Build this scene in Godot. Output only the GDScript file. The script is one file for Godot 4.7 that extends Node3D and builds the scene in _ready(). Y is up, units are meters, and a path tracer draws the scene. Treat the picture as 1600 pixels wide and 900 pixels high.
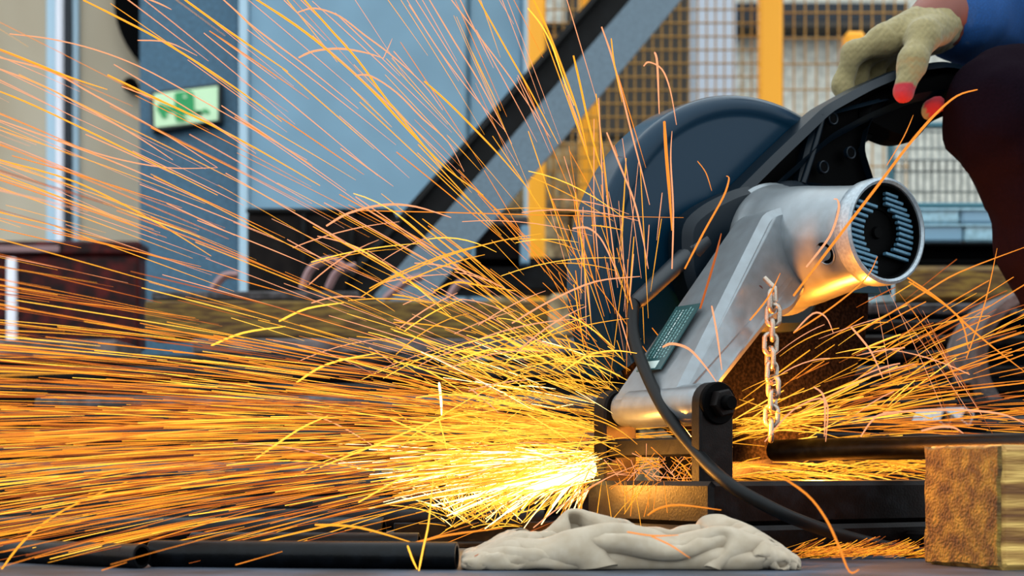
extends Node3D

# ------------------------------------------------------------------ measures
const F := 2400.0            # focal length for a frame 1600 wide
const EYE := 0.0735          # the camera stands 7 cm above the ground
const HORIZON := 740.0
const TURN := 31.5           # the saw is turned this far to the camera's right
const AXLE := Vector3(0.252, 0.264, -1.58)

var names := {}
var M := {}
var rng := RandomNumberGenerator.new()
var saw_frame: Transform3D

# a place given by where it is seen and how far away it stands
func at(x: float, y: float, d: float) -> Vector3:
	return Vector3((x - 800.0) / F * d, EYE + (HORIZON - y) / F * d, -d)

# a place in the saw's own axes: forward, up, along the motor
func S(forward: float, up: float, along: float) -> Vector3:
	return saw_frame * Vector3(forward, up, along)

# ------------------------------------------------------------------ scene tree helpers
func numbered(called: String) -> String:
	if not names.has(called):
		names[called] = 0
		return called
	names[called] += 1
	return "%s_%03d" % [called, names[called]]

func tag(o: Node, label: String, category := "", group := "", kind := "") -> Node:
	if label: o.set_meta("label", label)
	if category: o.set_meta("category", category)
	if group: o.set_meta("group", group)
	if kind: o.set_meta("kind", kind)
	return o

func thing(called: String, label: String, category: String, place := Vector3.ZERO, turn := 0.0, group := "") -> Node3D:
	var o := Node3D.new()
	o.name = numbered(called)
	add_child(o, true)
	o.position = place
	o.rotation.y = turn
	tag(o, label, category, group)
	return o

func obj(called: String, mesh: Mesh, m: Material, parent: Node = self, place := Vector3.ZERO) -> MeshInstance3D:
	var o := MeshInstance3D.new()
	o.name = numbered(called) if parent == self else called
	o.mesh = mesh
	o.material_override = m
	o.position = place
	o.cast_shadow = GeometryInstance3D.SHADOW_CASTING_SETTING_ON
	parent.add_child(o, true)
	return o

# ------------------------------------------------------------------ mesh helpers: triangles run anticlockwise here and are turned on commit
func finish(t: PackedVector3Array, crease := 40.0, colors := PackedColorArray()) -> ArrayMesh:
	var n := t.size()
	var fn := PackedVector3Array()
	var by := {}
	for i in range(0, n, 3):
		var c := (t[i + 1] - t[i]).cross(t[i + 2] - t[i])
		fn.append(c)
		for j in 3:
			var k := Vector3i((t[i + j] * 20000.0).round())
			if not by.has(k): by[k] = []
			by[k].append(i / 3)
	var lim := cos(deg_to_rad(crease))
	var v := PackedVector3Array(); v.resize(n)
	var nn := PackedVector3Array(); nn.resize(n)
	for i in range(0, n, 3):
		var f := fn[i / 3]
		var fu := f.normalized()
		for j in 3:
			var s := Vector3.ZERO
			for q in by[Vector3i((t[i + j] * 20000.0).round())]:
				var g: Vector3 = fn[q]
				if g.normalized().dot(fu) >= lim: s += g
			var to: int = i + [0, 2, 1][j]
			v[to] = t[i + j]
			nn[to] = s.normalized() if s.length_squared() > 0.0 else Vector3.UP
	var a := []
	a.resize(Mesh.ARRAY_MAX)
	a[Mesh.ARRAY_VERTEX] = v
	a[Mesh.ARRAY_NORMAL] = nn
	var am := ArrayMesh.new()
	am.add_surface_from_arrays(Mesh.PRIMITIVE_TRIANGLES, a)
	return am

func quad(t: PackedVector3Array, a: Vector3, b: Vector3, c: Vector3, d: Vector3) -> void:
	t.append_array([a, b, c, a, c, d])

# a polygon in x and y (anticlockwise) run from z0 to z1 with bevelled ends
func prism(t: PackedVector3Array, poly: PackedVector2Array, z0: float, z1: float, bevel := 0.0, x := Transform3D()) -> void:
	if Geometry2D.is_polygon_clockwise(poly):
		poly = poly.duplicate(); poly.reverse()
	var n := poly.size()
	var inner := PackedVector2Array()
	for i in n:
		var e0 := (poly[i] - poly[(i + n - 1) % n]).normalized()
		var e1 := (poly[(i + 1) % n] - poly[i]).normalized()
		var n0 := Vector2(-e0.y, e0.x)
		var n1 := Vector2(-e1.y, e1.x)
		var m := (n0 + n1)
		m = m / maxf(0.35, m.dot(n0)) if m.length() > 0.01 else n0
		inner.append(poly[i] + m * bevel)
	var rings := [[inner, z0], [poly, z0 + bevel], [poly, z1 - bevel], [inner, z1]] if bevel > 0.0 else [[poly, z0], [poly, z1]]
	for r in rings.size() - 1:
		var lo: PackedVector2Array = rings[r][0]
		var hi: PackedVector2Array = rings[r + 1][0]
		for i in n:
			var j := (i + 1) % n
			quad(t, x * Vector3(lo[i].x, lo[i].y, rings[r][1]), x * Vector3(lo[j].x, lo[j].y, rings[r][1]), x * Vector3(hi[j].x, hi[j].y, rings[r + 1][1]), x * Vector3(hi[i].x, hi[i].y, rings[r + 1][1]))
	var cap := Geometry2D.triangulate_polygon(inner if bevel > 0.0 else poly)
	var cp := inner if bevel > 0.0 else poly
	for i in range(0, cap.size(), 3):
		var p := cp[cap[i]]
		var q := cp[cap[i + 1]]
		var s := cp[cap[i + 2]]
		if (q - p).cross(s - p) < 0.0:
			var w := q; q = s; s = w
		t.append_array([x * Vector3(p.x, p.y, z1), x * Vector3(q.x, q.y, z1), x * Vector3(s.x, s.y, z1)])
		t.append_array([x * Vector3(p.x, p.y, z0), x * Vector3(s.x, s.y, z0), x * Vector3(q.x, q.y, z0)])

func box(t: PackedVector3Array, c: Vector3, size: Vector3, b := 0.002, x := Transform3D()) -> void:
	var h := size / 2.0
	b = minf(b, minf(h.x, minf(h.y, h.z)) * 0.6)
	var poly := PackedVector2Array([Vector2(-h.x + b, -h.y), Vector2(h.x - b, -h.y), Vector2(h.x, -h.y + b), Vector2(h.x, h.y - b), Vector2(h.x - b, h.y), Vector2(-h.x + b, h.y), Vector2(-h.x, h.y - b), Vector2(-h.x, -h.y + b)])
	prism(t, poly, -h.z, h.z, b, x * Transform3D(Basis(), c))

func box_mesh(size: Vector3, b := 0.002) -> ArrayMesh:
	var t := PackedVector3Array()
	box(t, Vector3.ZERO, size, b)
	return finish(t, 25.0)

# radius and z pairs turned about z
func lathe(t: PackedVector3Array, prof: Array, segs: int, x := Transform3D(), a0 := 0.0, a1 := TAU, closed := false) -> void:
	var n := prof.size()
	for s in segs:
		var u := a0 + (a1 - a0) * s / segs
		var w := a0 + (a1 - a0) * (s + 1) / segs
		var cu := Vector2(cos(u), sin(u))
		var cw := Vector2(cos(w), sin(w))
		for i in (n if closed else n - 1):
			var p: Vector2 = prof[i]
			var q: Vector2 = prof[(i + 1) % n]
			var a := x * Vector3(cu.x * p.x, cu.y * p.x, p.y)
			var b := x * Vector3(cw.x * p.x, cw.y * p.x, p.y)
			var c := x * Vector3(cw.x * q.x, cw.y * q.x, q.y)
			var d := x * Vector3(cu.x * q.x, cu.y * q.x, q.y)
			if p.x > 1e-6: t.append_array([a, b, c] if q.x > 1e-6 else [a, b, c])
			if q.x > 1e-6: t.append_array([a, c, d])
	if closed and a1 - a0 < TAU - 0.001:
		var flat := PackedVector2Array(prof)
		var cap := Geometry2D.triangulate_polygon(flat)
		for e in [a0, a1]:
			var ce := Vector2(cos(e), sin(e))
			for i in range(0, cap.size(), 3):
				var g := []
				for j in 3:
					var p: Vector2 = flat[cap[i + j]]
					g.append(x * Vector3(ce.x * p.x, ce.y * p.x, p.y))
				t.append_array(g if e == a1 else [g[0], g[2], g[1]])

func tube(t: PackedVector3Array, pts: PackedVector3Array, radii: Array, sides := 8, caps := true) -> void:
	var n := pts.size()
	var dir := (pts[1] - pts[0]).normalized()
	var up := dir.cross(Vector3.UP if absf(dir.y) < 0.9 else Vector3.RIGHT).normalized()
	var last := PackedVector3Array()
	for i in n:
		dir = (pts[mini(i + 1, n - 1)] - pts[maxi(i - 1, 0)]).normalized()
		up = (up - dir * up.dot(dir)).normalized()
		var side := dir.cross(up)
		var r: float = radii[mini(i, radii.size() - 1)]
		var ring := PackedVector3Array()
		for k in sides:
			var a := TAU * k / sides
			ring.append(pts[i] + (up * cos(a) + side * sin(a)) * r)
		if i > 0:
			for k in sides:
				var j := (k + 1) % sides
				quad(t, last[k], last[j], ring[j], ring[k])
		if caps and (i == 0 or i == n - 1):
			for k in range(1, sides - 1):
				if i == 0: t.append_array([ring[0], ring[k + 1], ring[k]])
				else: t.append_array([ring[0], ring[k], ring[k + 1]])
		last = ring

func curve(pts: PackedVector3Array, steps: int) -> PackedVector3Array:
	var out := PackedVector3Array()
	var n := pts.size()
	for i in n - 1:
		for s in steps:
			out.append(pts[i].cubic_interpolate(pts[i + 1], pts[maxi(i - 1, 0)], pts[mini(i + 2, n - 1)], float(s) / steps))
	out.append(pts[n - 1])
	return out

func ring_poly(c: Vector2, r: float, n: int, a0 := 0.0, a1 := TAU) -> PackedVector2Array:
	var p := PackedVector2Array()
	for i in n + (0 if a1 - a0 > TAU - 0.01 else 1):
		var a := a0 + (a1 - a0) * i / n
		p.append(c + Vector2(cos(a), sin(a)) * r)
	return p

func cyl_mesh(r: float, z0: float, z1: float, segs := 24, b := 0.001) -> ArrayMesh:
	var t := PackedVector3Array()
	lathe(t, [Vector2(0, z0), Vector2(r - b, z0), Vector2(r, z0 + b), Vector2(r, z1 - b), Vector2(r - b, z1), Vector2(0, z1)], segs)
	return finish(t, 35.0)

# a body grown from tapered capsules [a, b, radius a, radius b, optional "cut"], joined by a smooth minimum and meshed as surface nets
func grown(bones: Array, cell: float, k: float, rough := 0.0, rough_freq := 20.0, paint = null, billow := 0.0) -> ArrayMesh:
	var lo := Vector3.ONE * 1e9
	var hi := -lo
	for b in bones:
		if b.size() > 4 and b[4] is String: continue
		var r := maxf(b[2], b[3]) + k * 0.5 + cell * 3
		for e in 2:
			lo = lo.min(b[e] - Vector3.ONE * r)
			hi = hi.max(b[e] + Vector3.ONE * r)
	var dim := Vector3i(((hi - lo) / cell).ceil()) + Vector3i.ONE
	var f := PackedFloat32Array()
	f.resize(dim.x * dim.y * dim.z)
	f.fill(10.0)
	for b in bones:
		var pa: Vector3 = b[0]
		var pb: Vector3 = b[1]
		var ra: float = b[2]
		var rb: float = b[3]
		var cut: bool = b.size() > 4 and b[4] is String
		var m := maxf(ra, rb) + k + cell * 3
		var i0 := Vector3i(((pa.min(pb) - Vector3.ONE * m - lo) / cell).floor()).clamp(Vector3i.ZERO, dim - Vector3i.ONE)
		var i1 := Vector3i(((pa.max(pb) + Vector3.ONE * m - lo) / cell).ceil()).clamp(Vector3i.ZERO, dim - Vector3i.ONE)
		var ab := pb - pa
		var l2 := maxf(ab.length_squared(), 1e-9)
		for z in range(i0.z, i1.z + 1):
			for y in range(i0.y, i1.y + 1):
				var row := (z * dim.y + y) * dim.x
				for x in range(i0.x, i1.x + 1):
					var p := lo + Vector3(x, y, z) * cell
					var h := clampf((p - pa).dot(ab) / l2, 0.0, 1.0)
					var d := p.distance_to(pa + ab * h) - lerpf(ra, rb, h)
					var o := f[row + x]
					if cut:
						var kc := k * 0.3
						var q := maxf(kc - absf(o + d), 0.0) / kc
						f[row + x] = maxf(o, -d) + q * q * kc * 0.25
					else:
						var q := maxf(k - absf(o - d), 0.0) / k
						f[row + x] = minf(o, d) - q * q * k * 0.25
	if rough > 0.0:
		var nz := FastNoiseLite.new()
		nz.seed = 5
		nz.frequency = rough_freq
		nz.fractal_octaves = 1 if billow > 0.0 else 2
		for z in dim.z:
			for y in dim.y:
				var row := (z * dim.y + y) * dim.x
				for x in dim.x:
					if absf(f[row + x]) < rough + billow * 2.0 + cell * 3:
						var at_ := lo + Vector3(x, y, z) * cell
						if billow > 0.0:     # cloth: round folds that meet in sharp creases
							var q := Vector3(at_.x * 0.62 + at_.y * 0.5, at_.y * 1.25 - at_.x * 0.28, at_.z)
							q += Vector3(nz.get_noise_3dv(at_ * 0.5 + Vector3(3, 1, 7)), nz.get_noise_3dv(at_ * 0.5 + Vector3(9, 4, 2)), 0.0) * billow * 3.0
							f[row + x] += (0.30 - absf(nz.get_noise_3dv(q)) * 1.7) * billow + (0.2 - absf(nz.get_noise_3dv(q * 2.3 + Vector3(5, 5, 5)))) * billow * 0.35
						else:
							f[row + x] += nz.get_noise_3dv(at_) * rough
	var ids := {}
	var v := PackedVector3Array()
	var sx := 1
	var sy := dim.x
	var sz := dim.x * dim.y
	var corner := [0, sx, sy, sx + sy, sz, sx + sz, sy + sz, sx + sy + sz]
	var edges := [[0, 1], [2, 3], [4, 5], [6, 7], [0, 2], [1, 3], [4, 6], [5, 7], [0, 4], [1, 5], [2, 6], [3, 7]]
	for z in dim.z - 1:
		for y in dim.y - 1:
			for x in dim.x - 1:
				var i := x + y * sy + z * sz
				var g := f[i]
				if absf(g) > cell * (4.0 if billow > 0.0 else 2.5): continue
				var mask := 0
				for c in 8:
					if f[i + corner[c]] < 0.0: mask |= 1 << c
				if mask == 0 or mask == 255: continue
				var s := Vector3.ZERO
				var cnt := 0
				for e in edges:
					var e0: int = e[0]
					var e1: int = e[1]
					if ((mask >> e0) & 1) == ((mask >> e1) & 1): continue
					var d0 := f[i + corner[e0]]
					var d1 := f[i + corner[e1]]
					var w := d0 / (d0 - d1)
					s += Vector3(e0 & 1, (e0 >> 1) & 1, e0 >> 2).lerp(Vector3(e1 & 1, (e1 >> 1) & 1, e1 >> 2), w)
					cnt += 1
				ids[i] = v.size()
				v.append(lo + (Vector3(x, y, z) + s / cnt) * cell)
	var idx := PackedInt32Array()
	var steps := [sx, sy, sz]
	for i in ids:
		for ax in 3:
			var st: int = steps[ax]
			var u: int = steps[(ax + 1) % 3]
			var w: int = steps[(ax + 2) % 3]
			var s0 := f[i] < 0.0
			if s0 == (f[i + st] < 0.0): continue
			if not (ids.has(i - u) and ids.has(i - w) and ids.has(i - u - w)): continue
			var a: int = ids[i]
			var b: int = ids[i - u]
			var c: int = ids[i - u - w]
			var d: int = ids[i - w]
			if s0: idx.append_array([a, c, b, a, d, c])
			else: idx.append_array([a, b, c, a, c, d])
	var nn := PackedVector3Array()
	nn.resize(v.size())
	for i in range(0, idx.size(), 3):
		var c := (v[idx[i + 2]] - v[idx[i]]).cross(v[idx[i + 1]] - v[idx[i]])
		for j in 3: nn[idx[i + j]] += c
	for i in nn.size(): nn[i] = nn[i].normalized()
	var a := []
	a.resize(Mesh.ARRAY_MAX)
	a[Mesh.ARRAY_VERTEX] = v
	a[Mesh.ARRAY_NORMAL] = nn
	a[Mesh.ARRAY_INDEX] = idx
	if paint != null:
		var cols := PackedColorArray()
		for p in v: cols.append(paint.call(p))
		a[Mesh.ARRAY_COLOR] = cols
	var am := ArrayMesh.new()
	am.add_surface_from_arrays(Mesh.PRIMITIVE_TRIANGLES, a)
	return am

# ------------------------------------------------------------------ materials
func noise_tex(freq: float, lo: Color, hi: Color, seed_ := 1, octaves := 4, size := 512, contrast := 0.0) -> NoiseTexture2D:
	var n := FastNoiseLite.new()
	n.seed = seed_
	n.frequency = freq
	n.fractal_octaves = octaves
	var t := NoiseTexture2D.new()
	t.width = size
	t.height = size
	t.seamless = true
	t.noise = n
	var g := Gradient.new()
	g.set_color(0, lo)
	g.set_color(1, hi)
	g.set_offset(0, contrast)
	g.set_offset(1, 1.0 - contrast)
	t.color_ramp = g
	return t

func mat(key: String, c: Color, rough: float, metal := 0.0, tex: Texture2D = null, scale := Vector3.ONE * 3.0, bump: Texture2D = null, bump_cm := 0.1) -> StandardMaterial3D:
	var m := StandardMaterial3D.new()
	m.resource_name = key
	m.albedo_color = c
	m.roughness = rough
	m.metallic = metal
	m.uv1_triplanar = true
	m.uv1_scale = scale
	if tex: m.albedo_texture = tex
	if bump:
		m.heightmap_enabled = true
		m.heightmap_texture = bump
		m.heightmap_scale = bump_cm
	M[key] = m
	return m

func glow(key: String, lin: Color, energy: float) -> StandardMaterial3D:
	var m := StandardMaterial3D.new()
	m.resource_name = key
	m.albedo_color = Color.BLACK
	m.roughness = 1.0
	m.emission_enabled = true
	m.emission = lin.linear_to_srgb()
	m.emission_energy_multiplier = energy
	M[key] = m
	return m

func knit() -> ImageTexture:
	var im := Image.create(128, 128, false, Image.FORMAT_RGB8)
	for y in 128:
		for x in 128:
			var u := fposmod(x / 16.0, 1.0)
			var w := fposmod(y / 16.0 + absf(u - 0.5) * 0.9, 1.0)
			var h := (0.35 + 0.65 * sin(PI * u)) * (0.45 + 0.55 * sin(PI * w))
			im.set_pixel(x, y, Color(h, h, h))
	return ImageTexture.create_from_image(im)

func weave() -> ImageTexture:
	var im := Image.create(128, 128, false, Image.FORMAT_RGB8)
	for y in 128:
		for x in 128:
			var over := (int(x / 8.0) + int(y / 8.0)) % 2 == 0
			var h := sin(PI * fposmod((y if over else x) / 8.0, 1.0)) * 0.6 + 0.4
			im.set_pixel(x, y, Color(h, h, h))
	return ImageTexture.create_from_image(im)

func label_print() -> ImageTexture:
	var im := Image.create(256, 96, false, Image.FORMAT_RGB8)
	im.fill(Color(0.05, 0.24, 0.25))
	var r := RandomNumberGenerator.new()
	r.seed = 3
	im.fill_rect(Rect2i(6, 22, 30, 50), Color(0.72, 0.78, 0.76))
	for row in 6:
		var x := 48
		while x < 240:
			var w := r.randi_range(3, 11)
			im.fill_rect(Rect2i(x, 12 + row * 13, w, 4), Color(0.42, 0.58, 0.58) if row != 2 else Color(0.75, 0.82, 0.82))
			x += w + r.randi_range(2, 5)
	return ImageTexture.create_from_image(im)

func make_materials() -> void:
	var grain := noise_tex(0.06, Color(0.72, 0.72, 0.72), Color(1, 1, 1), 1, 5)
	var blotch := noise_tex(0.012, Color(0.55, 0.52, 0.5), Color(1, 1, 1), 2, 5, 512, 0.15)
	var dirt := noise_tex(0.02, Color(0.35, 0.3, 0.28), Color(1, 1, 1), 3, 6, 512, 0.2)
	var rust := noise_tex(0.015, Color(0.55, 0.32, 0.2), Color(1, 1, 1), 4, 6, 512, 0.2)
	var wood := noise_tex(0.02, Color(0.42, 0.30, 0.16), Color(1, 1, 1), 5, 5, 512, 0.12)
	var fine := noise_tex(0.12, Color(0, 0, 0), Color(1, 1, 1), 6, 3)
	var coarse := noise_tex(0.02, Color(0, 0, 0), Color(1, 1, 1), 7, 4)
	mat("ground", Color(0.24, 0.29, 0.36), 0.55, 0.0, blotch, Vector3.ONE * 1.5, fine, 0.05)
	mat("silver", Color(0.52, 0.55, 0.57), 0.28, 0.45, noise_tex(0.02, Color(0.86, 0.84, 0.83), Color(1, 1, 1), 8, 4), Vector3.ONE * 5.0, fine, 0.002)
	mat("silver_bright", Color(0.66, 0.70, 0.73), 0.30, 0.5, grain, Vector3.ONE * 8.0)
	mat("black_plastic", Color(0.024, 0.07, 0.105), 0.36)
	mat("matt_black", Color(0.012, 0.012, 0.014), 0.6, 0.0, grain, Vector3.ONE * 10.0)
	mat("guard", Color(0.022, 0.14, 0.21), 0.24, 0.1)
	mat("wheel", Color(0.07, 0.055, 0.05), 0.9, 0.0, dirt, Vector3.ONE * 20.0, fine, 0.03)
	mat("vent", Color(0.30, 0.48, 0.58), 0.45, 0.2, grain, Vector3.ONE * 10.0)
	mat("rubber", Color(0.10, 0.13, 0.16), 0.5, 0.0, grain, Vector3.ONE * 12.0)
	mat("cord", Color(0.035, 0.04, 0.045), 0.5, 0.0, grain, Vector3.ONE * 12.0)
	mat("base", Color(0.075, 0.075, 0.085), 0.42, 0.4, rust, Vector3.ONE * 5.0, fine, 0.01)
	mat("yoke", Color(0.06, 0.045, 0.045), 0.5, 0.4, rust, Vector3.ONE * 8.0, fine, 0.01)
	mat("fold_steel", Color(0.34, 0.24, 0.24), 0.5, 0.4, rust, Vector3.ONE * 8.0)
	mat("rod", Color(0.035, 0.045, 0.06), 0.35, 0.2, dirt, Vector3.ONE * 8.0, fine, 0.008)
	mat("chain", Color(0.72, 0.66, 0.6), 0.28, 0.75, grain, Vector3.ONE * 20.0)
	mat("pile_steel", Color(0.10, 0.085, 0.085), 0.45, 0.4, rust, Vector3.ONE * 3.0, coarse, 0.05)
	mat("pile_steel_pale", Color(0.30, 0.28, 0.29), 0.45, 0.4, dirt, Vector3.ONE * 3.0, coarse, 0.05)
	mat("pipe", Color(0.03, 0.042, 0.06), 0.28, 0.2, dirt, Vector3.ONE * 6.0, fine, 0.01)
	mat("timber", Color(0.86, 0.70, 0.38), 0.75, 0.0, wood, Vector3(0.7, 9.0, 9.0), fine, 0.05)
	mat("timber_end", Color(0.55, 0.44, 0.13), 0.8, 0.0, noise_tex(0.02, Color(0.42, 0.33, 0.2), Color(1, 1, 1), 15, 5, 512, 0.1), Vector3(3.0, 5.0, 5.0), fine, 0.12)
	mat("old_timber", Color(0.52, 0.42, 0.14), 0.8, 0.0, wood, Vector3(1.5, 10.0, 10.0), fine, 0.06)
	mat("canvas", Color(0.66, 0.61, 0.54), 0.92, 0.0, noise_tex(0.02, Color(0.86, 0.83, 0.78), Color(1, 1, 1), 9, 4), Vector3.ONE * 6.0, weave(), 0.006)
	M["canvas"].rim_enabled = true
	M["canvas"].rim = 0.4
	mat("glove", Color(0.92, 0.92, 0.92), 0.95, 0.0, null, Vector3.ONE * 18.0, knit(), 0.06)
	M["glove"].vertex_color_use_as_albedo = true
	M["glove"].rim_enabled = true
	M["glove"].rim = 0.3
	mat("denim", Color(0.035, 0.30, 0.56), 0.85, 0.0, grain, Vector3.ONE * 10.0, M["canvas"].heightmap_texture, 0.01)
	mat("trousers", Color(0.085, 0.045, 0.08), 0.9, 0.0, grain, Vector3.ONE * 10.0, M["canvas"].heightmap_texture, 0.01)
	mat("skin", Color(0.46, 0.23, 0.17), 0.55)
	M["skin"].subsurf_scatter_enabled = true
	M["skin"].subsurf_scatter_strength = 0.15
	mat("hair", Color(0.03, 0.025, 0.02), 0.6)
	mat("eye_white", Color(0.85, 0.83, 0.8), 0.2)
	mat("boot", Color(0.04, 0.035, 0.03), 0.5)
	mat("beige_wall", Color(0.74, 0.69, 0.61), 0.75, 0.0, noise_tex(0.006, Color(0.86, 0.82, 0.76), Color(1, 1, 1), 10, 3), Vector3(0.8, 0.2, 0.8))
	mat("pale_trim", Color(0.66, 0.76, 0.82), 0.5, 0.1)
	mat("white_trim", Color(0.93, 0.92, 0.95), 0.35)
	mat("dark_gap", Color(0.01, 0.05, 0.10), 0.6)
	mat("shaded_blue_pillar", Color(0.27, 0.43, 0.53), 0.55, 0.1, grain, Vector3.ONE * 2.0)  # the shade on the pillar's face is put into this darker blue
	mat("pale_blue", Color(0.475, 0.615, 0.70), 0.6, 0.0, noise_tex(0.01, Color(0.93, 0.93, 0.93), Color(1, 1, 1), 18, 2), Vector3.ONE * 1.0)
	mat("sign_frame", Color(0.01, 0.03, 0.04), 0.5)
	mat("sign_face", Color(0.80, 0.92, 0.74), 0.4)
	mat("sign_green", Color(0.0, 0.58, 0.30), 0.4)
	mat("yellow", Color(1.0, 0.66, 0.01), 0.5)
	mat("yellow_wire", Color(0.66, 0.47, 0.16), 0.6)
	mat("grey_wire", Color(0.45, 0.46, 0.44), 0.5, 0.2)
	mat("brown_panel", Color(0.30, 0.26, 0.22), 0.7, 0.0, grain, Vector3.ONE * 2.0)
	mat("white_wall", Color(0.93, 0.91, 0.85), 0.8, 0.0, grain, Vector3.ONE * 0.7)
	mat("grey_column", Color(0.74, 0.76, 0.80), 0.6)
	mat("block", Color(0.74, 0.66, 0.50), 0.85, 0.0, blotch, Vector3.ONE * 3.0, fine, 0.1)
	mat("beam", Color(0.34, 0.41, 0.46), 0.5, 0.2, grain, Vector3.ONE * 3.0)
	mat("beam_dark_or_shaded", Color(0.05, 0.05, 0.055), 0.7, 0.0, rust, Vector3.ONE * 3.0)
	mat("maroon", Color(0.30, 0.045, 0.03), 0.6, 0.0, dirt, Vector3.ONE * 2.0)
	mat("dark_box", Color(0.10, 0.07, 0.055), 0.7, 0.2, rust, Vector3.ONE * 2.0)
	mat("concrete", Color(0.46, 0.42, 0.42), 0.8, 0.0, blotch, Vector3.ONE * 2.0, fine, 0.1)
	mat("ice_blue", Color(0.62, 0.78, 0.84), 0.3, 0.0, grain, Vector3.ONE * 2.0)
	mat("teal", Color(0.18, 0.40, 0.45), 0.4)
	mat("rust_bit", Color(0.30, 0.12, 0.06), 0.8)
	mat("pink_metal", Color(0.52, 0.40, 0.40), 0.5, 0.5)
	for k in ["black_plastic", "cord", "yoke", "base", "rod", "pipe", "pile_steel", "guard", "beam_dark_or_shaded", "dark_box", "trousers", "maroon"]:
		M[k].metallic_specular = 0.3
	for k in ["matt_black", "wheel", "trousers"]:
		M[k].metallic_specular = 0.12
	glow("spark_orange", Color(1.0, 0.28, 0.014), 1.15)
	glow("spark_amber", Color(1.0, 0.385, 0.018), 1.35)
	glow("spark_peach", Color(1.0, 0.38, 0.17), 1.2)
	glow("spark_yellow", Color(1.0, 0.48, 0.04), 1.9)
	glow("spark_white", Color(1.0, 0.72, 0.28), 4.0)
	glow("spark_dim", Color(1.0, 0.20, 0.01), 0.5)

# ------------------------------------------------------------------ the picture's frame of work
func _ready() -> void:
	rng.seed = 11
	saw_frame = Transform3D(Basis(Vector3.UP, deg_to_rad(TURN)), Vector3(AXLE.x, 0, AXLE.z))
	var cam := Camera3D.new()
	cam.name = "camera"
	cam.position = Vector3(0, EYE, 0)
	var lens := CameraAttributesPhysical.new()
	lens.frustum_focal_length = 93.3
	lens.exposure_aperture = 93.3 / 7.0
	lens.frustum_focus_distance = 1.40
	lens.frustum_near = 0.05
	lens.frustum_far = 100.0
	cam.attributes = lens
	cam.projection = Camera3D.PROJECTION_FRUSTUM
	cam.near = 0.05
	cam.far = 100.0
	cam.size = 900.0 / F * 0.05
	cam.frustum_offset = Vector2(0, (HORIZON - 450.0) / F * 0.05)
	add_child(cam)
	var env := Environment.new()
	env.background_mode = Environment.BG_SKY
	var sky := Sky.new()
	var sm := ProceduralSkyMaterial.new()
	sm.sky_top_color = Color(0.93, 0.98, 1.0)
	sm.sky_horizon_color = Color(0.80, 0.84, 0.86)
	sm.sky_curve = 0.3
	sm.ground_bottom_color = Color(0.10, 0.10, 0.11)
	sm.ground_horizon_color = Color(0.25, 0.25, 0.26)
	sm.sky_energy_multiplier = 1.5
	sky.sky_material = sm
	env.sky = sky
	env.tonemap_mode = Environment.TONE_MAPPER_LINEAR
	env.tonemap_exposure = 1.0
	env.sdfgi_enabled = true
	env.ssao_enabled = true
	env.ssil_enabled = true
	var we := WorldEnvironment.new()
	we.name = "sky"
	we.environment = env
	add_child(we)
	make_materials()
	setting()
	yard()
	scrap_pile()
	chop_saw()
	front_things()
	worker()
	sparks()

func lamp(place: Vector3, c: Color, energy: float, size: float, called: String) -> void:
	var l := OmniLight3D.new()
	l.name = called
	l.position = place
	l.light_color = c.linear_to_srgb()
	l.light_energy = energy
	l.light_size = size
	l.omni_range = 12.0
	l.omni_attenuation = 2.0
	l.shadow_enabled = true
	add_child(l, true)

# ------------------------------------------------------------------ the setting
# a slab whose front face is seen between two points at one distance
func slab(x0: float, y0: float, x1: float, y1: float, d: float, thick: float, b := 0.003) -> Array:
	var p := at(x0, y1, d)
	var q := at(x1, y0, d)
	var size := Vector3(q.x - p.x, q.y - p.y, thick)
	return [box_mesh(size, b), (p + q) / 2.0 - Vector3(0, 0, thick / 2.0)]

func slab_obj(called: String, x0: float, y0: float, x1: float, y1: float, d: float, thick: float, m: String, parent: Node = self, b := 0.003) -> MeshInstance3D:
	var s := slab(x0, y0, x1, y1, d, thick, b)
	var off: Vector3 = parent.global_position if parent != self else Vector3.ZERO
	return obj(called, s[0], M[m], parent, s[1] - off)

# the same, run down to the ground
func standing(called: String, x0: float, y0: float, x1: float, d: float, thick: float, m: String, parent: Node = self, b := 0.003) -> MeshInstance3D:
	return slab_obj(called, x0, y0, x1, HORIZON + EYE * F / d, d, thick, m, parent, b)

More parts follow.
